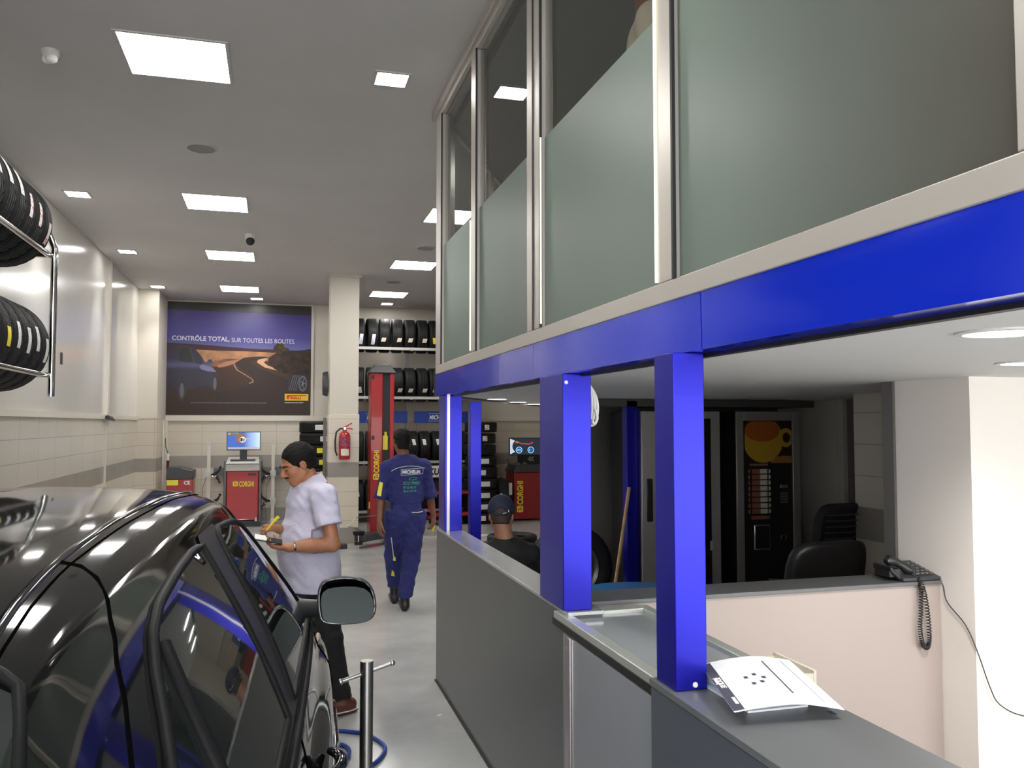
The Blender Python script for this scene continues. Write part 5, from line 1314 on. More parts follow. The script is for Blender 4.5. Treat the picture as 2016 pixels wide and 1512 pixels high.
        F = np.concatenate(F); F = F[(F >= 0).all(1)]
        for _ in range(smooth):
            A = np.zeros_like(V); n = np.zeros(len(V))
            for k in range(4):
                a, b = F[:, k], F[:, (k + 1) % 4]
                np.add.at(A, a, V[b]); np.add.at(n, a, 1); np.add.at(A, b, V[a]); np.add.at(n, b, 1)
            V = V * .5 + .5 * A / np.maximum(n, 1)[:, None]
        me = bpy.data.meshes.new(name); me.vertices.add(len(V)); me.vertices.foreach_set('co', (V - np.array(chain_off(parent))).astype(np.float32).ravel())
        me.loops.add(F.size); me.loops.foreach_set('vertex_index', F.astype(np.int32).ravel()); me.polygons.add(len(F))
        me.polygons.foreach_set('loop_start', np.arange(0, F.size, 4, dtype=np.int32))
        me.polygons.foreach_set('use_smooth', np.ones(len(F), bool)); me.update(calc_edges=True); me.validate()
        me.materials.append(m)
        o = bpy.data.objects.new(name, me); C.objects.link(o)
        if parent: o.parent = parent
        return o

def nv(v): v = np.array(v, float); return v / np.linalg.norm(v)
class Head:
    def __init__(h, c, f, up=(0, 0, 1), s=1.):
        h.c = np.array(c, float); h.f = nv(f); r = np.cross(h.f, nv(up)); h.r = nv(r); h.u = np.cross(h.r, h.f); h.s = s
        h.R = np.array([h.r, h.f, h.u])
    def p(h, r, f, u): return h.c + h.s * (h.r * r + h.f * f + h.u * u)
    def build(h, S, neck=None, nr=.056):
        R, s = h.R, h.s; sc = lambda *a: [x * s for x in a]
        E = lambda r, f, u, rad, k=.015, sub=False: S.ell(h.p(r, f, u), R, sc(*rad), k * s, sub)
        Cn = lambda a, b, ra, rb, k=.01, sub=False: S.cone(h.p(*a), h.p(*b), ra * s, rb * s, k * s, sub=sub)
        if neck is not None: S.cone(h.p(0, -.025, -.05), neck, nr * s, nr * s * 1.12, .02)
        E(0, -.015, .035, (.075, .096, .088), .01)
        E(0, .03, -.035, (.060, .064, .078), .03)
        E(0, .062, -.098, (.027, .024, .020), .025)
        Cn((-.052, .0, -.05), (-.018, .062, -.098), .020, .018, .02); Cn((.052, .0, -.05), (.018, .062, -.098), .020, .018, .02)
        for q in (-1, 1):
            E(q * .040, .058, -.028, (.024, .026, .024), .02)
            Cn((q * .012, .090, .024), (q * .048, .068, .022), .010, .009, .012)
            E(q * .031, .098, .003, (.016, .013, .010), .010, True)
            E(q * .031, .077, .002, (.0135, .0135, .0125), .002)
            E(q * .077, -.008, -.004, (.010, .020, .032), .008)
            E(q * .082, -.002, -.002, (.006, .010, .020), .004, True)
            E(q * .014, .102, -.034, (.009, .011, .008), .008)
        Cn((0, .092, .014), (0, .116, -.026), .009, .012, .012)
        E(0, .112, -.032, (.011, .012, .009), .008)
        E(0, .090, -.055, (.024, .013, .007), .006); E(0, .088, -.068, (.020, .012, .0075), .006)
        E(0, .104, -.0612, (.026, .010, .0018), .004, True)
    def hair(h, S, top=.008, line=.035, back=-.075, fade=.0):
        R, s = h.R, h.s
        S.ell(h.p(0, -.022, .036), R, [(.075 + top) * s, (.094 + top) * s, (.087 + top) * s], .0)
        S.cone(h.p(0, -.06, -.02), h.p(0, -.055, back), .062 * s, .058 * s, .02)
        # face side: cut by a tilted plane through the hairline, and ear notches
        S.cut(h.p(0, .062, .045), h.f * .93 - h.u * .37)
        S.cut(h.p(0, .020, -.01), h.f * .55 - h.u * .60)
        for q in (-1, 1): S.ell(h.p(q * .085, .0, -.018), R, [.022, .026, .040], .004, True)
        S.cut(h.p(0, 0, back), -h.u)

def hand(S, w, d, n, side, curl=(.5, .6, .5), L=1., thumb=None, spread=.25, r0=.0092):
    """palm, four unequal fingers with three phalanges and a side thumb.
    w wrist, d towards the fingers, n = palm normal (fingers curl towards n), side=+1 thumb on d x n side"""
    w = np.array(w, float); d = nv(d); n = np.array(n, float); n = nv(n - d * (n @ d)); s = np.cross(d, n) * side
    Rm = np.array([s, d, n])
    S.cone(w - d * .01, w + d * .03 * L, .027, .030, .012, ax=n, q=.68)
    S.ell(w + d * .052 * L, Rm, [.043 * L, .052 * L, .0175], .012)
    S.ell(w + d * .03 * L + s * .022 + n * .008, Rm, [.018, .030, .014], .010)
    lens = (.074, .082, .076, .060)
    for i in range(4):
        b = w + d * (.088 - .004 * abs(i - 1.2)) * L + s * (.031 - .0205 * i) * L
        dr = nv(d + s * (.5 - i * .34) * spread); a = 0; p = b - dr * .01
        for j, fr in enumerate((.46, .30, .24)):
            a += curl[j]
            v = dr * math.cos(a) + n * math.sin(a); q = p + v * lens[i] * fr * L
            r_ = r0 - .0009 * j - (.001 if i == 3 else 0)
            S.cone(p, q, r_, r_ - .0006, .0035 if j else .006); p = q
    td = nv(d * .55 + s * .75 + n * .35) if thumb is None else nv(d * thumb[0] + s * thumb[1] + n * thumb[2])
    p = w + d * .022 * L + s * .026 * L; q = p + td * .040 * L
    S.cone(p, q, .0145, .0115, .008); v2 = nv(td + d * .55 + n * .15); q2 = q + v2 * .030 * L; S.cone(q, q2, .0112, .0100, .003)
    S.cone(q2, q2 + nv(v2 + n * .2) * .024 * L, .0100, .0085, .003)

def face_bits(h, parent, m_brow, moustache=True, eyes=True):
    R = h.R; s = h.s
    def ellmesh(name, c, rad, m, yaw=0):
        mb = MB().ball((0, 0, 0), tuple(rad), 16, 10)
        mt = Matrix([[h.r[i], h.f[i], h.u[i], 0] for i in range(3)] + [[0, 0, 0, 1]]) @ Matrix.Rotation(yaw, 4, 'Z')
        mb.xf(mt); p = h.p(*c); mb.xf(Matrix.Translation(Vector(p)))
        return mb.build(name, m, parent, smooth=True)
    ew = mat('eye_white', (.16, .13, .11), .4); pu = mat('dark_iris', (.015, .008, .005), .1)
    for q in (-1, 1):
        e = ellmesh('eye', (q * .031, .0785, .002), (.0130, .0130, .0085), ew)
        ellmesh('iris', (q * .031, .0885, -.002), (.0052, .0036, .0052), pu)
        mb = MB(); pts = [h.p(q * .012, .1005, .021), h.p(q * .025, .0985, .0265), h.p(q * .040, .090, .026), h.p(q * .052, .076, .020)]
        mb.tube(pts, [.0028, .0042, .0038, .0018], 8); mb.build('eyebrow', m_brow, parent, smooth=True)
        ellmesh('eyelid', (q * .031, .0795, .0055), (.0140, .0138, .0085), M['skin_a'])
        mb = MB(); pts = [h.p(q * .018, .091, .009), h.p(q * .031, .0935, .0105), h.p(q * .045, .084, .006)]
        mb.tube(pts, [.0022, .0030, .0018], 8); mb.build('eyelid', parent.get('_skin') or M['skin_a'], parent, smooth=True)
    if moustache:
        mb = MB().tube([h.p(-.026, .088, -.054), h.p(-.012, .101, -.0475), h.p(0, .1045, -.0465), h.p(.012, .101, -.0475), h.p(.026, .088, -.054)], [.0018, .0042, .0040, .0042, .0018], 8)
        mb.build('moustache', m_brow, parent, smooth=True)

# ---------- man in the pale shirt, reading a notepad beside the car bonnet
P1 = thing('person', 'standing man in a pale lilac short-sleeved shirt writing in a notepad beside the car', 'person', (.28, 5.35, 0), group=None)
F1 = nv((-.95, -.28, 0)); L1 = np.array([-F1[1] * -1, 0, 0])
L1 = np.cross([0, 0, 1], F1)          # his left, towards the camera
h1 = Head((.125, 5.30, 1.555), (-.86, -.30, -.40))
neck1 = np.array([.215, 5.335, 1.415])
shL = np.array([.275, 5.155, 1.375]); shR = np.array([.165, 5.50, 1.375])
elL = np.array([.330, 5.085, 1.085]); elR = np.array([.10, 5.60, 1.10])
wrL = np.array([.075, 5.075, 1.080]); wrR = np.array([.020, 5.28, 1.165])
S = SDF((-.25, 4.85, -.02), (.68, 5.85, 1.75), .0055)
h1.build(S, neck1, .058)
S.cone((.225, 5.34, 1.33), (.23, 5.35, .95), .125, .12, .04, ax=F1, q=.8)
S.cone(shL, shR, .05, .05, .04)
S.cone(shL, elL, .048, .041, .02); S.cone(elL, (elL + wrL) / 2 + [0, 0, .004], .043, .041, .015); S.cone((elL + wrL) / 2 + [0, 0, .004], wrL, .041, .029, .015)
S.cone(shR, elR, .048, .041, .02); S.cone(elR, wrR, .042, .028, .015)
hand(S, wrL, (-.97, -.05, .12), (.10, .10, .98), 1, (.35, .75, .6), 1.05, thumb=(.6, .6, .75), spread=.15)
hand(S, wrR, (-.80, -.42, .25), (-.25, -.25, -.9), 1, (.75, .95, .5), 1.02, thumb=(.9, .25, .35), spread=.1)
hipL = np.array([.26, 5.27, .88]); hipR = np.array([.21, 5.43, .88]); knL = np.array([.335, 5.28, .48]); knR = np.array([.19, 5.50, .48]); anL = np.array([.415, 5.37, .10]); anR = np.array([.24, 5.56, .10])
for a, b, c in ((hipL, knL, anL), (hipR, knR, anR)):
    S.cone(a, b, .075, .05, .03); S.cone(b, c, .048, .035, .02)
    S.cone(c - [0, 0, .04], c - [0, 0, .06] + F1 * .14, .038, .030, .02)
S.mesh('body', M['skin_a'], P1)
# shirt
S = SDF((-.10, 4.95, .68), (.62, 5.80, 1.52), .006)
S.cone((.205, 5.33, 1.30), (.215, 5.34, 1.12), .165, .175, .03, ax=F1, q=.86)
S.cone((.205, 5.335, 1.12), (.222, 5.34, .72), .185, .196, .05, ax=F1, q=.94)
S.ell((.165, 5.325, 1.02), np.eye(3), (.15, .16, .16), .06)
S.cone(shL, shR, .072, .072, .05); S.cone(neck1 + [0.01, 0, -.06], neck1 + [.0, 0, .005], .085, .066, .03)
S.ell((.30, 5.36, 1.22), np.eye(3), (.085, .15, .17), .05)
S.cone(shL, elL * .80 + shL * .20, .073, .082, .035, flat=False); S.cone(shR, elR * .62 + shR * .38, .073, .076, .03)
S.wrinkle(.0045, 20, 3, (.5, .2, .9)); S.wrinkle(.0022, 48, 5, (.7, 0, .7))
S.cut(elL * .62 + shL * .38, elL - shL + np.array([0, 0, 0.0]), elL * .8 + shL * .2 + [0, -.01, 0], .105)
S.cut(elR * .60 + shR * .40, elR - shR, elR, .12)
S.ell(h1.p(0, -.02, -.10) + [0.0, 0, .0], np.eye(3), (.060, .060, .07), .008, True)
S.cut((0, 0, .795), (-.05, 0, -1))
S.mesh('shirt', M['shirt'], P1)
# collar
ck = MB(); nk = Vector(neck1) + Vector((-.012, 0, .012)); 
f3 = Vector(F1); l3 = Vector(np.cross([0, 0, 1], F1))
pts_o, pts_i = [], []
for k in range(17):
    a = -2.75 + 5.5 * k / 16 
    d = f3 * -math.cos(a) + l3 * math.sin(a)
    lift = .016 * math.cos(a) + .006
    pts_i.append(nk + d * .066 + Vector((0, 0, .052 + lift))); pts_o.append(nk + d * (.100 + .014 * abs(math.sin(a))) + Vector((0, 0, -.002 + lift - .022 * (abs(a) > 2.2))))
v = [tuple(p) for p in pts_i] + [tuple(p) for p in pts_o] + [tuple(p - Vector((0, 0, .001)) - (p - nk).normalized() * .004) for p in pts_o]
f = []
for k in range(16): f += [(k, k + 1, 18 + k, 17 + k), (17 + k, 18 + k, 35 + k, 34 + k)]
co_ = ck.add(v, f).build('collar', M['shirt'], P1, smooth=True)
sm = co_.modifiers.new('s', 'SOLIDIFY'); sm.thickness = .004
MB().extr([(.045, 5.160, 1.20), (.115, 5.128, 1.20), (.115, 5.128, 1.21), (.045, 5.160, 1.21)], (0, -.004, 0)).build('pocket_edge', M['shirt'], P1)
# trousers and shoes
S = SDF((-.02, 5.05, .06), (.62, 5.75, 1.0), .007)
S.cone((.215, 5.34, .96), (.215, 5.35, .86), .135, .14, .04, ax=F1, q=.85)
for a, b, c in ((hipL, knL, anL), (hipR, knR, anR)):
    S.cone(a, b, .092, .072, .05); S.cone(b, c, .072, .058, .03)
S.wrinkle(.003, 30, 8, (0, 0, 1.5)); S.cut((0, 0, .10), (0, 0, -1)); S.cut((0, 0, .94), (0, 0, 1))
S.mesh('trousers', M['black_cloth'], P1)
S = SDF((-.10, 4.9, -.01), (.62, 5.8, .20), .0055)
for c in (anL, anR):
    g = np.array([c[0], c[1], 0]) ; D_ = F1
    S.cone(g + [0, 0, .05] + D_ * -.05, g + [0, 0, .042] + D_ * .13, .043, .040, .03); S.cone(g + [0, 0, .06] - D_ * .02, g + [0, 0, .10], .042, .040, .02)
    S.ell(g + D_ * .05 + [0, 0, .012], np.array([D_, np.cross([0, 0, 1], D_), [0, 0, 1]]), (.155, .052, .03), .01)
S.cut((0, 0, .004), (0, 0, -1))
S.mesh('shoes', M['brown_leather'], P1)
for c in (anL,):
    mb = MB(); q = [Vector((c[0], c[1], .022)) + f3 * (.05 + .152 * math.cos(a)) + l3 * (.050 * math.sin(a)) for a in [2 * PI * k / 28 for k in range(28)]]
    mb.tube(q, .004, 6, closed=True).build('shoe_welt', M['white_paper'], P1, smooth=True)
S = SDF((-.05, 5.12, 1.38), (.32, 5.48, 1.75), .0045)
h1.hair(S, .010, back=-.055)
S.wrinkle(.0016, 190, 41); S.mesh('hair', M['hair'], P1, 1)
face_bits(h1, P1, M['hair'])
# watch, pen, notepad
wc = wrL * .86 + elL * .14; ad = nv(wrL - elL)
u_ = nv(np.cross(ad, [0, 0, 1])); w_ = np.cross(ad, u_)
q = [tuple(wc + u_ * .0345 * math.cos(2 * PI * k / 20) + w_ * .033 * math.sin(2 * PI * k / 20)) for k in range(20)]
wt_ = MB().tube(q, .0075, 8, closed=True).build('wristwatch', M['chrome'], P1, smooth=True)
MB().cyl(wc + u_ * .030, wc + u_ * .046, .017, 20).build('watch_face', M['steel'], wt_, smooth=True)
o = thing('notepad', 'slim open notepad with black cover held in the standing man\'s left hand', 'notepad', (-.04, 5.08, 1.12))
c_ = Vector((-.035, 5.065, 1.128)); ax_ = Vector((.93, .05, -.20)).normalized(); ay_ = Vector((0, 1, .15)).normalized()
for nm, dz, m_, s0, s1 in (('cover', 0, M['black_cloth'], -.085, .075), ('pages', .006, M['white_paper'], -.083, -.015)):
    mb = MB(); up = ax_.cross(ay_).normalized()
    v = [tuple(c_ + ax_ * a + ay_ * b + up * (dz + e)) for a, b, e in [(s0, -.045, 0), (s1, -.045, 0), (s1, .045, 0), (s0, .045, 0), (s0, -.045, .005), (s1, -.045, .005), (s1, .045, .005), (s0, .045, .005)]]
    mb.add(v, [(0, 3, 2, 1), (4, 5, 6, 7), (0, 1, 5, 4), (1, 2, 6, 5), (2, 3, 7, 6), (3, 0, 4, 7)]).build(nm, m_, o)
o = thing('pen', 'yellow pen in the standing man\'s right hand', 'pen', (-.03, 5.20, 1.2))
MB().cyl((-.055, 5.19, 1.165), (-.005, 5.185, 1.225), .0065, 12).build('barrel', M['yellow'], o, smooth=True)
MB().cyl((-.005, 5.185, 1.225), (.018, 5.183, 1.25), .0105, 12).build('cap', M['yellow'], o, smooth=True)

# ---------- mechanic walking away in blue coveralls
P2 = thing('person', 'mechanic in blue coveralls with MICHELIN on the back, walking away from the camera', 'person', (1.21, 8.2, 0))
h2 = Head((1.185, 8.21, 1.635), (-.10, 1, -.08))
sL = np.array([1.055, 8.20, 1.375]); sR = np.array([1.405, 8.20, 1.385]); eL = np.array([.985, 8.19, 1.10]); eR = np.array([1.475, 8.22, 1.10]); wL = np.array([.965, 8.13, .865]); wR = np.array([1.515, 8.25, .875])
hpL = np.array([1.13, 8.2, .90]); hpR = np.array([1.32, 8.2, .90]); kL = np.array([1.135, 8.36, .50]); kR = np.array([1.285, 8.22, .49]); aL = np.array([1.165, 8.50, .12]); aR = np.array([1.215, 8.14, .10])
F2 = np.array([0, 1., 0])
S = SDF((.85, 7.95, -.02), (1.65, 8.8, 1.80), .006)
h2.build(S, (1.205, 8.2, 1.45), .055)
S.cone((1.22, 8.2, 1.33), (1.22, 8.2, .95), .13, .12, .04, ax=F2, q=.72); S.cone(sL, sR, .05, .05, .04)
for a, b, c in ((sL, eL, wL), (sR, eR, wR)): S.cone(a, b, .045, .038, .02); S.cone(b, c, .038, .026, .015)
hand(S, wL, (-.05, -.10, -1), (.9, .35, 0), 1, (.25, .35, .3), 1.02, thumb=(.75, .5, .2)); hand(S, wR, (.04, .08, -1), (-.9, .3, 0), -1, (.55, .8, .6), 1.0, thumb=(.8, .4, .3))
for a, b, c in ((hpL, kL, aL), (hpR, kR, aR)):
    S.cone(a, b, .078, .05, .03); S.cone(b, c, .048, .035, .02); S.cone(c - [0, .0, .05], c + [0, .12, -.06], .036, .028, .02)
S.mesh('body', M['skin_b'], P2)
S = SDF((.84, 7.95, .09), (1.66, 8.75, 1.56), .0065)
S.cone((1.225, 8.2, 1.34), (1.225, 8.2, 1.10), .178, .168, .03, ax=F2, q=.68)
S.cone((1.225, 8.2, 1.12), (1.225, 8.21, .92), .168, .178, .05, ax=F2, q=.78)
S.cone(sL, sR, .068, .066, .05); S.cone((1.21, 8.2, 1.42), (1.205, 8.195, 1.475), .085, .068, .02)
S.cone(sL, eL * .8 + sL * .2, .070, .063, .03); S.cone(sR, eR * .8 + sR * .2, .070, .063, .03)
for a, b in ((sL, eL), (sR, eR)):
    S.cone(a * .12 + b * .88, a * -.06 + b * 1.06, .066, .066, .008)
S.cut((0, 8.2, 1.50), (0, .25, 1))
for a, b, c in ((hpL, kL, aL), (hpR, kR, aR)):
    S.cone(a, b, .115, .090, .05); S.cone(b, c, .088, .066, .03)
S.wrinkle(.0035, 24, 11, (0, 0, 1.0)); S.wrinkle(.0016, 55, 12)
S.cut(eL * 1.10 - sL * .10, eL - sL, eL * 1.1 - sL * .1, .10); S.cut(eR * 1.10 - sR * .10, eR - sR, eR * 1.1 - sR * .1, .10)
S.cut((0, 8.2, .135), (0, .12, -1)); S.ell((1.205, 8.2, 1.50), np.eye(3), (.058, .058, .06), .006, True)
suit = S.mesh('coveralls', M['coverall'], P2)
S = SDF((1.02, 7.98, -.01), (1.40, 8.8, .24), .006)
for c, h_ in ((aR, 0), (aL, .0)):
    g = np.array([c[0], c[1], h_])
    S.cone(g + [0, -.03, .045], g + [0, .16, .042], .043, .042, .03); S.cone(g + [0, -.005, .06], g + [0, .0, .17], .046, .05, .02)
S.cut((0, 0, .003), (0, 0, -1))
S.mesh('shoes', M['black_leather'], P2)
S = SDF((1.03, 8.05, 1.50), (1.35, 8.38, 1.80), .005)
h2.hair(S, .010, back=-.085)
S.wrinkle(.0016, 190, 42); S.mesh('hair', M['hair'], P2, 1)
# prints and piping laid on the coverall surface
from mathutils.bvhtree import BVHTree
bvh = BVHTree.FromPolygons([tuple(v.co + P2.location) for v in suit.data.vertices], [tuple(p.vertices) for p in suit.data.polygons])
def drape(x, z, off=.004):
    r = bvh.ray_cast(Vector((x, 7.6, z)), Vector((0, 1, 0)))
    return (r[0].y if r[0] is not None else 8.1) - off
def drape_text(name, body, size, x, z, m, **kw):
    me = text_mesh(body, size, extrude=0, **kw)
    bm = bmesh.new(); bm.from_mesh(me); bmesh.ops.triangulate(bm, faces=bm.faces)
    bmesh.ops.subdivide_edges(bm, edges=[e for e in bm.edges if e.calc_length() > .02], cuts=1)
    for v in bm.verts:
        xx, zz = x + v.co.x, z + v.co.y; v.co = Vector((xx, drape(xx, zz), zz)) - P2.location
    bm.to_mesh(me); bm.free(); me.materials.clear(); me.materials.append(m); me.name = name
    o = bpy.data.objects.new(name, me); C.objects.link(o); o.parent = suit; return o
def drape_strip(name, pts, m, r=.004, off=.002):
    q = cr([(x, 0, z) for x, z in pts], 8); q = [(p.x, drape(p.x, p.z, off), p.z) for p in q]
    return MB().tube(q, r, 6).build(name, m, suit, smooth=True)
def drape_quad(name, cs, m, off=.005, n=6):
    mb = MB(); v = []
    for i in range(n + 1):
        for j in range(n + 1):
            s, t_ = i / n, j / n
            x = (cs[0][0] * (1 - s) + cs[1][0] * s) * (1 - t_) + (cs[3][0] * (1 - s) + cs[2][0] * s) * t_
            z = (cs[0][1] * (1 - s) + cs[1][1] * s) * (1 - t_) + (cs[3][1] * (1 - s) + cs[2][1] * s) * t_
            v.append((x, drape(x, z, off), z))
    mb.add(v, [(i * (n + 1) + j, i * (n + 1) + j + 1, (i + 1) * (n + 1) + j + 1, (i + 1) * (n + 1) + j) for i in range(n) for j in range(n)])
    return mb.build(name, m, suit)
M['print_white'] = mat('print_white', (.72, .73, .78), .6); M['print_green'] = mat('print_green', (.03, .30, .14), .6); M['piping'] = mat('cream_piping', (.70, .68, .58), .6)
drape_text('print_name', 'MICHELIN', .044, 1.175, 1.322, M['print_white'], bold=.0022, sx=.92)
for a, b in (([(1.165, 1.362), (1.385, 1.370)]), ([(1.165, 1.305), (1.385, 1.315)]), ([(1.165, 1.305), (1.165, 1.362)]), ([(1.385, 1.315), (1.385, 1.370)])):
    drape_strip('print_border', [a, b], M['print_white'], .0022)
drape_text('print_line', 'ECO PNEU', .040, 1.185, 1.215, M['print_green'], bold=.0012, sx=.88)
drape_text('print_line', '05 22 86 27', .030, 1.185, 1.178, M['print_green'], bold=.0008, sx=.88)
drape_text('print_line', '06 61 07 98', .030, 1.185, 1.142, M['print_green'], bold=.0008, sx=.90)
drape_strip('print_emblem', [(1.24, 1.262), (1.27, 1.258), (1.31, 1.262), (1.32, 1.278), (1.28, 1.284), (1.25, 1.28), (1.24, 1.262)], M['print_green'], .003)
drape_strip('yoke_piping', [(1.075, 1.345), (1.13, 1.375), (1.22, 1.392), (1.32, 1.388), (1.405, 1.368)], M['piping'], .0028)
drape_strip('pocket_piping', [(1.27, .947), (1.32, .944), (1.38, .949)], M['piping'], .0042)
drape_strip('waist_seam', [(1.09, 1.04), (1.22, 1.035), (1.36, 1.04)], M['coverall'], .003)
drape_strip('leg_piping', [(1.085, .70), (1.10, .62), (1.115, .53), (1.125, .47)], M['piping'], .004)
drape_quad('leg_patch', [(1.11, .30), (1.145, .29), (1.135, .34), (1.115, .36)], M['yellow_paper'])
drape_quad('leg_patch', [(1.115, .46), (1.145, .455), (1.135, .50), (1.12, .50)], M['yellow_paper'])
a_, b_ = eL * .55 + sL * .45, eL * .95 + sL * .05
drape_quad('sleeve_patch', [(b_[0] - .050, b_[2] + .0), (b_[0] - .012, b_[2] - .01), (a_[0] - .02, a_[2] + .01), (a_[0] - .050, a_[2] + .02)], M['yellow_paper'])
o = thing('screwdriver', 'small yellow tool held in the mechanic\'s right hand', 'tool', (1.515, 8.25, .72))
MB().cyl((1.518, 8.235, .80), (1.505, 8.23, .74), .009, 10).build('handle', M['yellow'], o, smooth=True)
MB().cyl((1.505, 8.23, .74), (1.498, 8.225, .69), .004, 8).build('blade', M['steel'], o, smooth=True)

# ---------- seated man with the navy cap
P3 = thing('person', 'seated man seen from behind in a black jacket and navy cap behind the counter', 'person', (1.50, 5.55, 0))
h3 = Head((1.475, 5.50, 1.175), (.30, 1, -.22), s=1.0)
s3L = np.array([1.345, 5.50, .925]); s3R = np.array([1.665, 5.47, .905]); e3L = np.array([1.33, 5.62, .70]); e3R = np.array([1.73, 5.60, .67]); w3L = np.array([1.42, 5.83, .70]); w3R = np.array([1.62, 5.82, .68])
hp3 = np.array([1.51, 5.52, .56])
S = SDF((1.22, 5.25, -.02), (1.90, 6.25, 1.36), .0065)
h3.build(S, (1.50, 5.47, .98), .058)
S.cone((1.51, 5.48, .88), (1.51, 5.5, .58), .13, .12, .04, ax=(0, 1, 0), q=.75); S.cone(s3L, s3R, .05, .05, .04)
for a, b, c in ((s3L, e3L, w3L), (s3R, e3R, w3R)): S.cone(a, b, .046, .038, .02); S.cone(b, c, .038, .027, .015)
hand(S, w3L, (.5, .85, -.1), (.2, 0, -1), -1, (.5, .6, .5)); hand(S, w3R, (-.5, .85, -.1), (-.2, 0, -1), 1, (.5, .6, .5))
for q in (-1, 1):
    a = hp3 + [q * .09, 0, 0]; b = a + [q * .04, .42, .0]; c = b + [0, .03, -.46]
    S.cone(a, b, .075, .052, .03); S.cone(b, c, .05, .036, .02); S.cone(c - [0, 0, .05], c + [0, .12, -.06], .036, .028, .02)
S.mesh('body', M['skin_c'], P3)
S = SDF((1.20, 5.25, .42), (1.90, 6.0, 1.10), .0065)
S.cone((1.51, 5.475, .87), (1.51, 5.5, .56), .178, .175, .03, ax=(0, 1, 0), q=.74); S.cone(s3L, s3R, .078, .078, .05)
S.cone((1.50, 5.47, .93), (1.495, 5.47, 1.00), .10, .072, .03)
for a, b, c in ((s3L, e3L, w3L), (s3R, e3R, w3R)): S.cone(a, b, .078, .064, .03); S.cone(b, c, .062, .045, .02)
S.wrinkle(.0035, 26, 21, (.3, 0, 1)); S.wrinkle(.0015, 60, 22)
S.ell((1.495, 5.485, 1.04), np.eye(3), (.066, .066, .06), .006, True)
S.mesh('jacket', M['black_cloth'], P3)
S = SDF((1.25, 5.30, .08), (1.78, 6.20, .70), .0075)
for q in (-1, 1):
    a = hp3 + [q * .09, 0, 0]; b = a + [q * .04, .42, .0]; c = b + [0, .03, -.46]
    S.cone(a, b, .100, .076, .04); S.cone(b, c, .074, .058, .03)
S.wrinkle(.003, 30, 24); S.cut((0, 0, .12), (0, 0, -1))
S.mesh('trousers', mat('grey_denim', (.10, .12, .15), .8), P3)
S = SDF((1.30, 5.85, -.01), (1.75, 6.25, .2), .0065)
for q in (-1, 1):
    g = hp3 + [q * .13, .45, 0]; g[2] = 0
    S.cone(g + [0, -.04, .05], g + [0, .14, .045], .043, .04, .02); S.cone(g + [0, 0, .06], g + [0, 0, .12], .043, .043, .02)
S.cut((0, 0, .003), (0, 0, -1))
S.mesh('shoes', M['black_leather'], P3)
S = SDF((1.32, 5.36, 1.02), (1.63, 5.66, 1.32), .0055)
h3.hair(S, .004, back=-.058)
S.mesh('hair', mat('cropped_hair', (.035, .018, .012), .7), P3, 1)
# cap
S = SDF((1.25, 5.30, 1.06), (1.72, 5.86, 1.36), .005)
S.ell(h3.p(0, -.012, .048), h3.R, (.093, .113, .100), .0)
S.cut(h3.p(0, -.02, .012), -h3.u - h3.f * .10)
S.ell(h3.p(0, .135, .012), h3.R, (.072, .085, .012), .01)
S.ell(h3.p(0, -.125, .008), h3.R, (.040, .035, .036), .004, True)
S.ell(h3.p(0, -.012, .030), h3.R, (.080, .100, .080), .0, True)
cap = S.mesh('cap', M['navy'], P3, 1)
st_ = [h3.p(.045, -.112, .010), h3.p(.025, -.120, .002), h3.p(0, -.123, -.002), h3.p(-.025, -.120, .002), h3.p(-.045, -.112, .010)]
MB().tube([tuple(p) for p in st_], .008, 8).build('cap_strap', M['navy'], cap, smooth=True)
MB().tube([tuple(h3.p(.015, -.130, .004)), tuple(h3.p(.038, -.124, .012))], .0022, 6).tube([tuple(h3.p(.052, -.119, .016)), tuple(h3.p(.054, -.119, .030))], .003, 6).build('strap_buckle', M['white_paper'], cap, smooth=True)
MB().ball(tuple(h3.p(0, -.012, .148)), (.010, .010, .005), 12, 8).build('cap_button', M['white_paper'], cap, smooth=True)
t = thing('stool', 'simple black chair under the seated man', 'chair', (1.51, 5.50, 0))
MB().box(1.31, 1.71, 5.34, 5.72, .425, .465).build('seat', M['black_leather'], t, bevel=.015)
for x in (1.33, 1.69):
    for y in (5.36, 5.70): MB().cyl((x, y, 0), (x, y, .43), .012, 10).build('leg', M['steel'], t, smooth=True)

# ---------- person upstairs behind the glass, shoulders only in the picture
P4 = thing('person', 'person in a cream shirt standing upstairs behind the office glass', 'person', (1.52, 2.42, 2.18))
h4 = Head((1.50, 2.44, 3.80), (.6, .8, -.25))
S = SDF((1.20, 2.1, 2.14), (1.90, 2.80, 3.97), .009)
nk4 = (1.515, 2.42, 3.60); h4.build(S, nk4, .056)
S.cone((1.52, 2.42, 3.48), (1.52, 2.42, 3.10), .12, .12, .04, ax=(.6, .8, 0), q=.75)
for q in (-1, 1):
    r_ = np.array([.8, -.6, 0]) * q; fw = np.array([.6, .8, 0])
    sh = np.array([1.52, 2.42, 3.53]) + r_ * .17; el_ = sh + r_ * .03 + [0, 0, -.28]; wr_ = el_ + [0, 0, -.22] + fw * .06
    S.cone(sh, el_, .046, .038, .02); S.cone(el_, wr_, .038, .027, .015); hand(S, wr_, (0, 0, -1), -r_, q, (.3, .4, .3), r0=.011)
    S.cone(np.array([1.52, 2.42, 3.05]) + r_ * .09, np.array([1.52, 2.42, 2.66]) + r_ * .09, .078, .05, .03); S.cone(np.array([1.52, 2.42, 2.66]) + r_ * .09, np.array([1.52, 2.42, 2.27]) + r_ * .09, .05, .036, .02)
    S.cone(np.array([1.52, 2.42, 2.225]) + r_ * .09, np.array([1.52, 2.42, 2.22]) + r_ * .09 + fw * .14, .038, .03, .02)
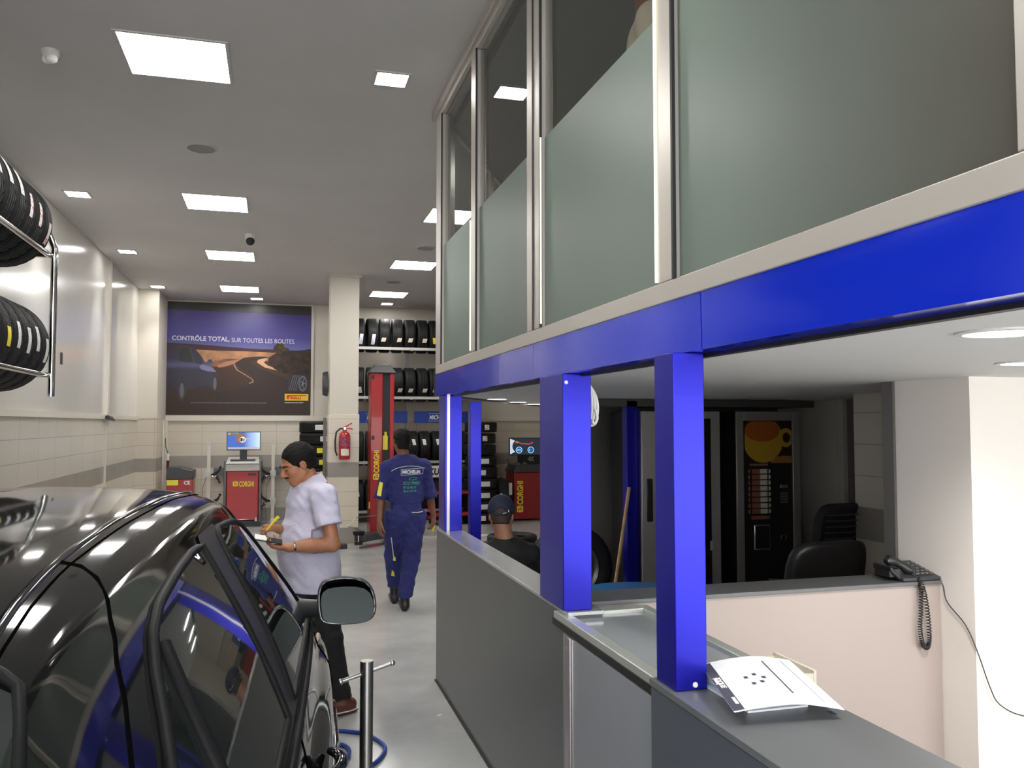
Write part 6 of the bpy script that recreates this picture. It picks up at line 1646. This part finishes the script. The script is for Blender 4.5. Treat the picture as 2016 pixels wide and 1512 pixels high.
S.cone((1.52 - .12, 2.42 + .1, 3.53), (1.52 + .12, 2.42 - .1, 3.53), .05, .05, .04)
S.mesh('body', M['skin_b'], P4)
S = SDF((1.20, 2.1, 2.98), (1.90, 2.80, 3.66), .009)
S.cone((1.52, 2.42, 3.46), (1.52, 2.42, 3.05), .165, .170, .03, ax=(.6, .8, 0), q=.72)
r_ = np.array([.8, -.6, 0]); c4 = np.array([1.52, 2.42, 3.53]); S.cone(c4 + r_ * .17, c4 - r_ * .17, .068, .068, .05)
for q in (-1, 1): S.cone(c4 + r_ * .17 * q, c4 + r_ * .2 * q + [0, 0, -.24], .068, .06, .03)
S.cut((0, 0, 3.02), (0, 0, -1)); S.wrinkle(.003, 26, 31)
S.mesh('shirt', mat('cream_cotton', (.62, .54, .42), .8), P4)
S = SDF((1.25, 2.15, 2.26), (1.80, 2.70, 3.10), .01)
for q in (-1, 1): S.cone(np.array([1.52, 2.42, 3.05]) + r_ * .09 * q, np.array([1.52, 2.42, 2.66]) + r_ * .09 * q, .10, .075, .04); S.cone(np.array([1.52, 2.42, 2.66]) + r_ * .09 * q, np.array([1.52, 2.42, 2.27]) + r_ * .09 * q, .072, .06, .03)
S.mesh('trousers', M['black_cloth'], P4)
S = SDF((1.35, 2.28, 3.68), (1.66, 2.62, 3.97), .006)
h4.hair(S, .010); S.mesh('hair', M['hair'], P4, 1)
P4.location = (1.445, 3.03, 2.18); P4.rotation_euler.z = math.radians(-79); P4.scale = (.882, .882, .882)
# ------------------------------------------------------------------ light, sky and camera
def area(name, loc, rot, size, power, col=(1, 1, 1), sy=None):
    l = bpy.data.lights.new(name, 'AREA'); l.energy = power; l.color = col; l.size = size
    if sy: l.shape = 'RECTANGLE'; l.size_y = sy
    o = bpy.data.objects.new(name, l); C.objects.link(o); o.location = loc; o.rotation_euler = rot; return o
w = bpy.data.worlds.new('World'); SC.world = w; w.use_nodes = True
nt = w.node_tree; bg = nt.nodes['Background']
sky = nt.nodes.new('ShaderNodeTexSky'); sky.sky_type = 'HOSEK_WILKIE'; sky.turbidity = 4; sky.sun_direction = Vector((.3, -.7, .6)).normalized(); sky.ground_albedo = .4
mx = nt.nodes.new('ShaderNodeMixRGB'); mx.inputs[0].default_value = .55; mx.inputs[2].default_value = (1.0, 1.0, 1.02, 1)
nt.links.new(sky.outputs[0], mx.inputs[1]); nt.links.new(mx.outputs[0], bg.inputs[0]); bg.inputs[1].default_value = 6.0
sun = bpy.data.lights.new('sun', 'SUN'); sun.energy = 0.0; sun.angle = .05; sun.color = (1, .93, .85)
so = bpy.data.objects.new('sun', sun); C.objects.link(so); so.rotation_euler = Vector((.10, .80, -.30)).to_track_quat('-Z', 'Y').to_euler()
for (x, y), l in zip(small, sl):          # the beams of the small square downlights
    l_ = bpy.data.lights.new('downlight_beam', 'SPOT'); l_.energy = 55; l_.spot_size = math.radians(75); l_.spot_blend = .9; l_.shadow_soft_size = .08; l_.color = (1, .98, .95)
    o_ = bpy.data.objects.new('downlight_beam', l_); C.objects.link(o_); o_.location = (x, y, ZC - .03)
for x, y, l in rl:
    l_ = bpy.data.lights.new('round_beam', 'SPOT'); l_.energy = 60 if x > 2.4 and y < 3 else 26; l_.spot_size = math.radians(150); l_.spot_blend = .8; l_.shadow_soft_size = .09; l_.color = (1, .95, .88)
    o_ = bpy.data.objects.new('round_beam', l_); C.objects.link(o_); o_.location = (x, y, 1.99)
# added fill lights upstairs, no fixture modelled, so the frosted panes glow
area('office_fill', (2.6, 4.2, 3.95), (0, 0, 0), .5, 14, (1, .98, .9))
area('office_fill', (2.2, 6.4, 3.95), (0, 0, 0), .5, 10, (.92, 1, .95))

cam = bpy.data.cameras.new('camera'); co = bpy.data.objects.new('camera', cam); C.objects.link(co); SC.camera = co
cam.sensor_fit = 'HORIZONTAL'; cam.sensor_width = 36; cam.lens = 36 * 1640 / 2016
cam.clip_start = .05; cam.clip_end = 200
Rr = [[0.96246506, 0.01305867, 0.27109127], [-0.27140561, 0.04630895, 0.96135034], [0., -0.99884181, 0.04811494]]
right = Vector([r[0] for r in Rr]); down = Vector([r[1] for r in Rr]); fwd = Vector([r[2] for r in Rr])
fwd = right.cross(-down).normalized() * -1 if right.cross(-down).dot(fwd) < 0 else fwd
up = -down; back = -fwd
mt = Matrix(((right.x, up.x, back.x, 0), (right.y, up.y, back.y, 0), (right.z, up.z, back.z, 0), (0, 0, 0, 1)))
co.matrix_world = Matrix.Translation((0, 0, 1.8)) @ mt
SC.view_settings.view_transform = 'Standard'; SC.view_settings.look = 'None'
SC.view_settings.exposure = 0.52; SC.view_settings.gamma = 1.0
SC.cycles.use_denoising = True
SC.cycles.max_bounces = 8; SC.cycles.diffuse_bounces = 4; SC.cycles.glossy_bounces = 5; SC.cycles.transparent_max_bounces = 10
SC.cycles.sample_clamp_indirect = 6; SC.cycles.caustics_reflective = False; SC.cycles.caustics_refractive = False
local_clean()
